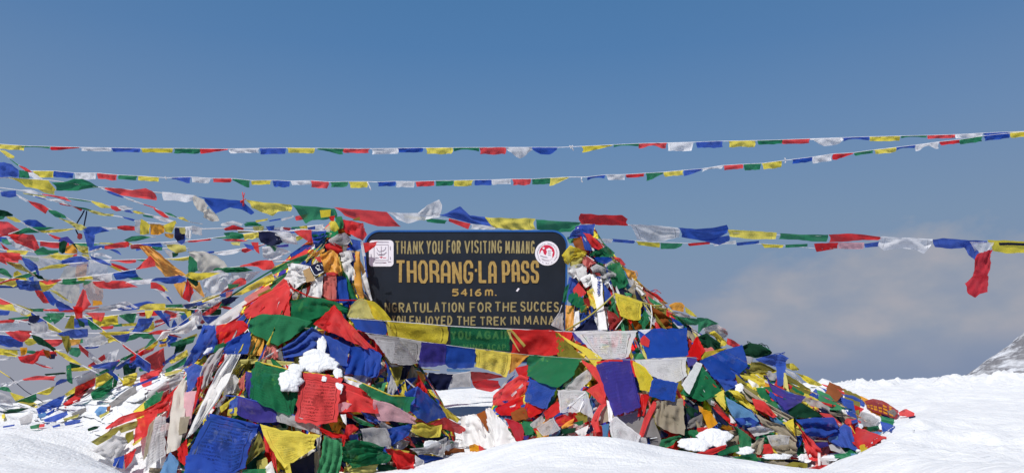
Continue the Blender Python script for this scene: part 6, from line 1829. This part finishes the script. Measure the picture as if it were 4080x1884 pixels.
# ---------------------------------------------------------------- older strings that fill the heaps beneath the traced flags
def fills():
    rg = random.Random(21)
    def one(path, lay, label, group, hs):
        cx.buf = []; cx.single = False; cx.root = None; cx.o = {}; cx.name, cx.cat, cx.label, cx.group = 'prayer_flag_string', 'prayer flags', label, group
        n = max(3, int(plen(path) / 62)); s0 = rg.randrange(5)
        if all(hit(*p) for p in resamp(path, 14)): cord(path, .004, 'T', lay)
        for i in range(n):
            a, b = (i + .02) / n, (i + .98 + rg.uniform(0, .25)) / n; t = sub(path, a, min(1, b), 4)
            if hit(*t[1]) is None and hit(*t[2]) is None: continue
            c = 'BWRGY'[(s0 + i) % 5]
            if rg.random() < .62: c = {'B': rg.choice('KLB'), 'W': rg.choice('SSTE'), 'R': rg.choice('mkUR'), 'G': rg.choice('DVg'), 'Y': rg.choice('yVOY')}[c]
            an = rg.uniform(-.7, .7); h = hs * rg.uniform(.7, 1.5); dx, dy = math.sin(an) * h, math.cos(an) * h
            sq = rg.uniform(.5, 1.05); m = ((t[0][0] + t[-1][0]) / 2, (t[0][1] + t[-1][1]) / 2)
            bt = [(m[0] + (x - m[0]) * sq + dx, m[1] + (y - m[1]) * sq + dy * rg.uniform(.85, 1.1)) for x, y in t]
            if hit(*t[0]) is None or hit(*t[-1]) is None or hit(*bt[1]) is None: continue
            flag(c, lay + rg.uniform(0, 1.2), t, bt, ['w3', 'p' + rg.choice(['0', '.5', '0'])])
    def bez(p0, p1, sag, n=9): return [(p0[0] + (p1[0] - p0[0]) * k / n, p0[1] + (p1[1] - p0[1]) * k / n + sag * math.sin(math.pi * k / n)) for k in range(n + 1)]
    for i in range(15):
        f = i / 14; p0 = (1300 + 60 * f + rg.uniform(-30, 60), 930 + rg.uniform(0, 60)); p1 = (520 + 1300 * f + rg.uniform(-40, 40), 1640 + 220 * math.sin(math.pi * min(1, f * 1.1)) + rg.uniform(-20, 20))
        one(bez(p0, p1, rg.uniform(-10, 50)), rg.uniform(.2, 1.4), 'faded old flag string running down the left heap, mostly hidden under brighter flags', 'old strings under the left heap', 78)
    for i in range(9):
        y = 1180 + i * 82; xl = np.interp(y, [1180, 1500, 1900], [1060, 720, 560]); xr = np.interp(y, [1180, 1500, 1900], [1440, 1680, 1830])
        one(bez((xl + 10, y + rg.uniform(-40, 40)), (xr - 20, y + rg.uniform(-40, 60)), rg.uniform(10, 60)), rg.uniform(.2, 1.4), 'faded old flag string wrapped round the left heap, mostly hidden under brighter flags', 'old strings under the left heap', 88)
    for i in range(17):
        f = i / 16; p0 = (2300 + 60 * f + rg.uniform(-10, 40), 930 + rg.uniform(0, 60)); p1 = (1960 + 1600 * f + rg.uniform(-40, 20), 1780 - 130 * f + rg.uniform(-30, 40))
        one(bez(p0, p1, rg.uniform(20, 60) if f > .4 else rg.uniform(-10, 40)), rg.uniform(.2, 1.4), 'faded old flag string running down the right heap, mostly hidden under brighter flags', 'old strings under the right heap', 74)
    for i in range(8):
        y = 1200 + i * 84; xl = np.interp(y, [1150, 1500, 1850], [2270, 2040, 1880]); xr = np.interp(y, [1150, 1500, 1700, 1850], [2650, 3190, 3540, 3400])
        one(bez((xl + 10, y + rg.uniform(-40, 40)), (xr - 20, y + rg.uniform(-10, 60)), rg.uniform(-30, 40)), rg.uniform(.2, 1.4), 'faded old flag string wrapped round the right heap, mostly hidden under brighter flags', 'old strings under the right heap', 80)
    # narrow strands: whole strings twisted together by the wind
    def strand(path, lay, label, group):
        cx.buf = []; cx.single = False; cx.root = None; cx.o = {}; cx.name, cx.cat, cx.label, cx.group = 'prayer_flag_string', 'prayer flags', label, group
        n = max(3, int(plen(path) / 75)); s0 = rg.randrange(5)
        for i in range(n):
            a, b = max(0, (i - .05) / n), min(1, (i + 1.1) / n); t = sub(path, a, b, 6)
            if any(hit(*p) is None for p in t): continue
            c = 'BWRGY'[(s0 + i) % 5]
            if rg.random() < .6: c = {'B': rg.choice('KLBP'), 'W': rg.choice('SSTE'), 'R': rg.choice('mkUR'), 'G': rg.choice('DVGg'), 'Y': rg.choice('yVOT')}[c]
            H = rg.uniform(14, 34); bt = [(x + rg.uniform(-3, 3) - 4, y + H * q * rg.uniform(.8, 1.2)) for (x, y), q in zip(t, [.35, .8, 1, .9, .7, .3])]
            flag(c, lay + rg.uniform(-.3, .3), t, bt, ['w2.4'])
    for i in range(12):
        f = i / 11; p0 = (2380 + 420 * f, 1010 + 370 * f + rg.uniform(0, 60)); p1 = (2500 + 900 * f ** .8, 1740 - 60 * f + rg.uniform(-60, 40))
        strand(bez(p0, p1, rg.uniform(10, 50)), rg.uniform(3.5, 6.6), 'thin twisted strand of faded flags running down the right heap', 'twisted strands on the right heap')
    for i in range(8):
        f = i / 7; p0 = (1240 - 330 * f, 1060 + 260 * f); p1 = (1000 - 330 * f + rg.uniform(-30, 30), 1560 + 120 * f)
        strand(bez(p0, p1, rg.uniform(10, 50)), rg.uniform(3.5, 6.), 'thin twisted strand of faded flags running down the left heap', 'twisted strands on the left heap')
    for i in range(5):
        p0 = (1080 + 60 * i, 1420 + 30 * i); p1 = (1560 + 50 * i, 1720 + 20 * i)
        strand(bez(p0, p1, rg.uniform(-20, 40)), rg.uniform(3.5, 6.), 'thin twisted strand of faded flags running down the left heap', 'twisted strands on the left heap')
fills()
build(SKY); build(LEFTFAN); build(HEAPS); build(SIGNROW); build(RIGHTHEAP)
# ---------------------------------------------------------------- snow caught on the flags
CLUMP = snow_mat('fresh_snow', .5)
def clump(cx_, cy_, w_, h_, layer, label, lumps=7, d=None, slack=.06):
    """a drift settled on the cloth: ragged outline, soft lumpy top, following what lies beneath"""
    w_ *= 1.08; h_ *= 1.08; sd = cx_ * .37 + cy_ * .11; D0 = d or hit(cx_, cy_)
    if D0 is None: D0 = BVH.find_nearest(P(cx_, cy_, 7.4))[0].y
    na, nr = 72, 18; th = min(w_, h_) * .21 * D0 / F; V = []
    for j in range(nr + 1):
        q = j / nr
        for i in range(na if j else 1):
            a = 2 * math.pi * i / na; ca, sa = math.cos(a), math.sin(a)
            k = 1 + .30 * noise.noise(Vector((ca * 1.2 + sd, sa * 1.2, sd))) + .17 * noise.noise(Vector((ca * 3.1 + sd, sa * 3.1, sd))) + .05 * noise.noise(Vector((ca * 8 + sd, sa * 8, sd)))
            x, y = cx_ + ca * q * k * w_ / 2, cy_ + sa * q * k * h_ / 2
            h = hit(x, y); D = min((h if h and not d else D0) - .028 * layer, D0 - .028 * layer + slack)
            lump = 1 + .45 * noise.noise(Vector((x * .035, y * .035, sd))) + .18 * noise.noise(Vector((x * .1, y * .1, sd)))
            D -= th * max(0, 1 - q ** 2.2) ** .55 * max(.15, lump) - (.05 if j == nr else 0)
            V.append(P(x, y, D))
    Fc = [(0, 1 + (i + 1) % na, 1 + i) for i in range(na)]
    for j in range(nr - 1):
        for i in range(na): i2 = (i + 1) % na; Fc.append((1 + j * na + i, 1 + j * na + i2, 1 + (j + 1) * na + i2, 1 + (j + 1) * na + i))
    Fc = [f[::-1] for f in Fc]
    o = mesh('snow_clump', V, Fc, CLUMP); rebase(o); tag(o, label, 'snow clump', 'snow caught on the flags')
def Z(r, x, y): x0, y0, k = REG[r]; return x / k + x0, y / k + y0
def cl(r, x, y, w_, h_, layer, label, lumps=7, d=None): k = REG[r][2]; clump(*Z(r, x, y), w_ / k, h_ / k, layer if r != 'B' else .6, label, lumps, d, .06 if r == 'D' else .6)
cl('D', 532, 440, 190, 190, 10.6, 'rounded snow clump hanging on the left corner of the red flag with dark figure', 9)
cl('D', 570, 345, 130, 80, 9.4, 'snow lump just above the left corner of the red flag with dark figure')
cl('D', 745, 290, 310, 180, 8.2, 'broad snow patch sitting on the blue flags above the red one with dark figure', 10)
cl('D', 778, 165, 70, 150, 7.6, 'thin peak of snow standing above the broad snow patch', 5)
cl('D', 912, 378, 70, 80, 10.4, 'small snow lump at the red figured flag\'s upper right corner', 5)
cl('D', 918, 500, 70, 90, 10.8, 'small crumbly snow lump on the red figured flag\'s right edge', 6)
cl('D', 797, 425, 42, 42, 10.9, 'smallest snow lump, lying on the face of the red figured flag', 4)
cl('D', 1670, 955, 130, 70, 7.6, 'row of snow balls behind the grey printed flags at the left heap\'s foot', 6)
cl('D', 1830, 985, 110, 50, 7.6, 'low snow lump under the small flag with a green mark', 5)
cl('B', 520, 800, 330, 110, 3.2, 'widest snow drift on the left slope among half buried flags', 12)
cl('B', 780, 705, 220, 100, 4.6, 'snow drift high on the left slope beneath the grey mesh flags', 10)
cl('B', 310, 845, 190, 80, 2.6, 'snow drift low on the left slope beside the see through blue flag', 9)
cl('B', 660, 850, 170, 90, 4.4, 'snow drift under the long red ribbon of flags', 8)
cl('B', 90, 850, 170, 60, 2.6, 'snow hump at the left edge over buried flags', 8, 7.3)
cl('B', 1020, 585, 70, 30, 5.2, 'sliver of snow beside the yellow diagonal flags of the left heap', 4)
cl('B', 920, 600, 90, 40, 4.8, 'sliver of snow on the red flags of the left slope', 4)
cl('B', 640, 930, 150, 70, 4.6, 'snow drift under the grey crumpled flag on the left slope', 8)
cl('F', 1980, 960, 260, 110, 7.2, 'broad broken snow pile below the cloth bag in the right heap\'s hollow', 11)
cl('I', 260, 945, 240, 120, 7.0, 'thick snow pile in front of the right heap\'s hollow', 11)
cl('I', 690, 1075, 190, 40, 7.6, 'strip of snow beneath the beige crumpled cloths', 7)
cl('I', 470, 1035, 120, 60, 7.4, 'snow lump beside the beige crumpled cloths', 6)
cl('I', 880, 1085, 110, 60, 7.4, 'snow lump at the torn red flag\'s lower end', 6)
cl('I', 1060, 1085, 120, 40, 7, 'snow strip right of the torn red flag\'s lower end', 6)
cl('I', 430, 600, 60, 60, 7, 'little snow lump high in the right heap beneath the big blue flag', 5)
cl('I', 1400, 1010, 70, 50, 8.2, 'snow lump at the lower corner of the wide red tail flag', 5)
cl('I', 1260, 865, 50, 40, 7.2, 'snow lump above the wide red tail flag', 5)
cl('F', 1400, 105, 160, 50, -1, 'snow seen through the white printed flag by the board', 5) if False else None
# loose snow crumbs along the trampled bank
rg = random.Random(3)
for i in range(7):
    x = rg.uniform(1.45, 2.6); y = rg.uniform(4.9, 6.9); z = ground_z(x, y); r = rg.choice([.007, .011, .016]) * rg.uniform(.7, 1.2)
    bm = bmesh.new(); m = bmesh.ops.create_icosphere(bm, subdivisions=3, radius=r)
    for v in m['verts']: v.co *= 1 + .35 * noise.fractal(v.co / r * 1.3 + Vector((i * 3., 0, 0)), .8, 2.1, 3); v.co.z *= .7
    me = bpy.data.meshes.new('snow_lump'); bm.to_mesh(me); bm.free(); me.materials.append(CLUMP); me.polygons.foreach_set('use_smooth', [True] * len(me.polygons))
    o = bpy.data.objects.new('snow_lump', me); COL.objects.link(o); o.location = (x, y, z + r * .1); tag(o, 'loose snow crumb on the trampled snow bank right of the heap', 'snow lump', 'crumbs on the snow bank')
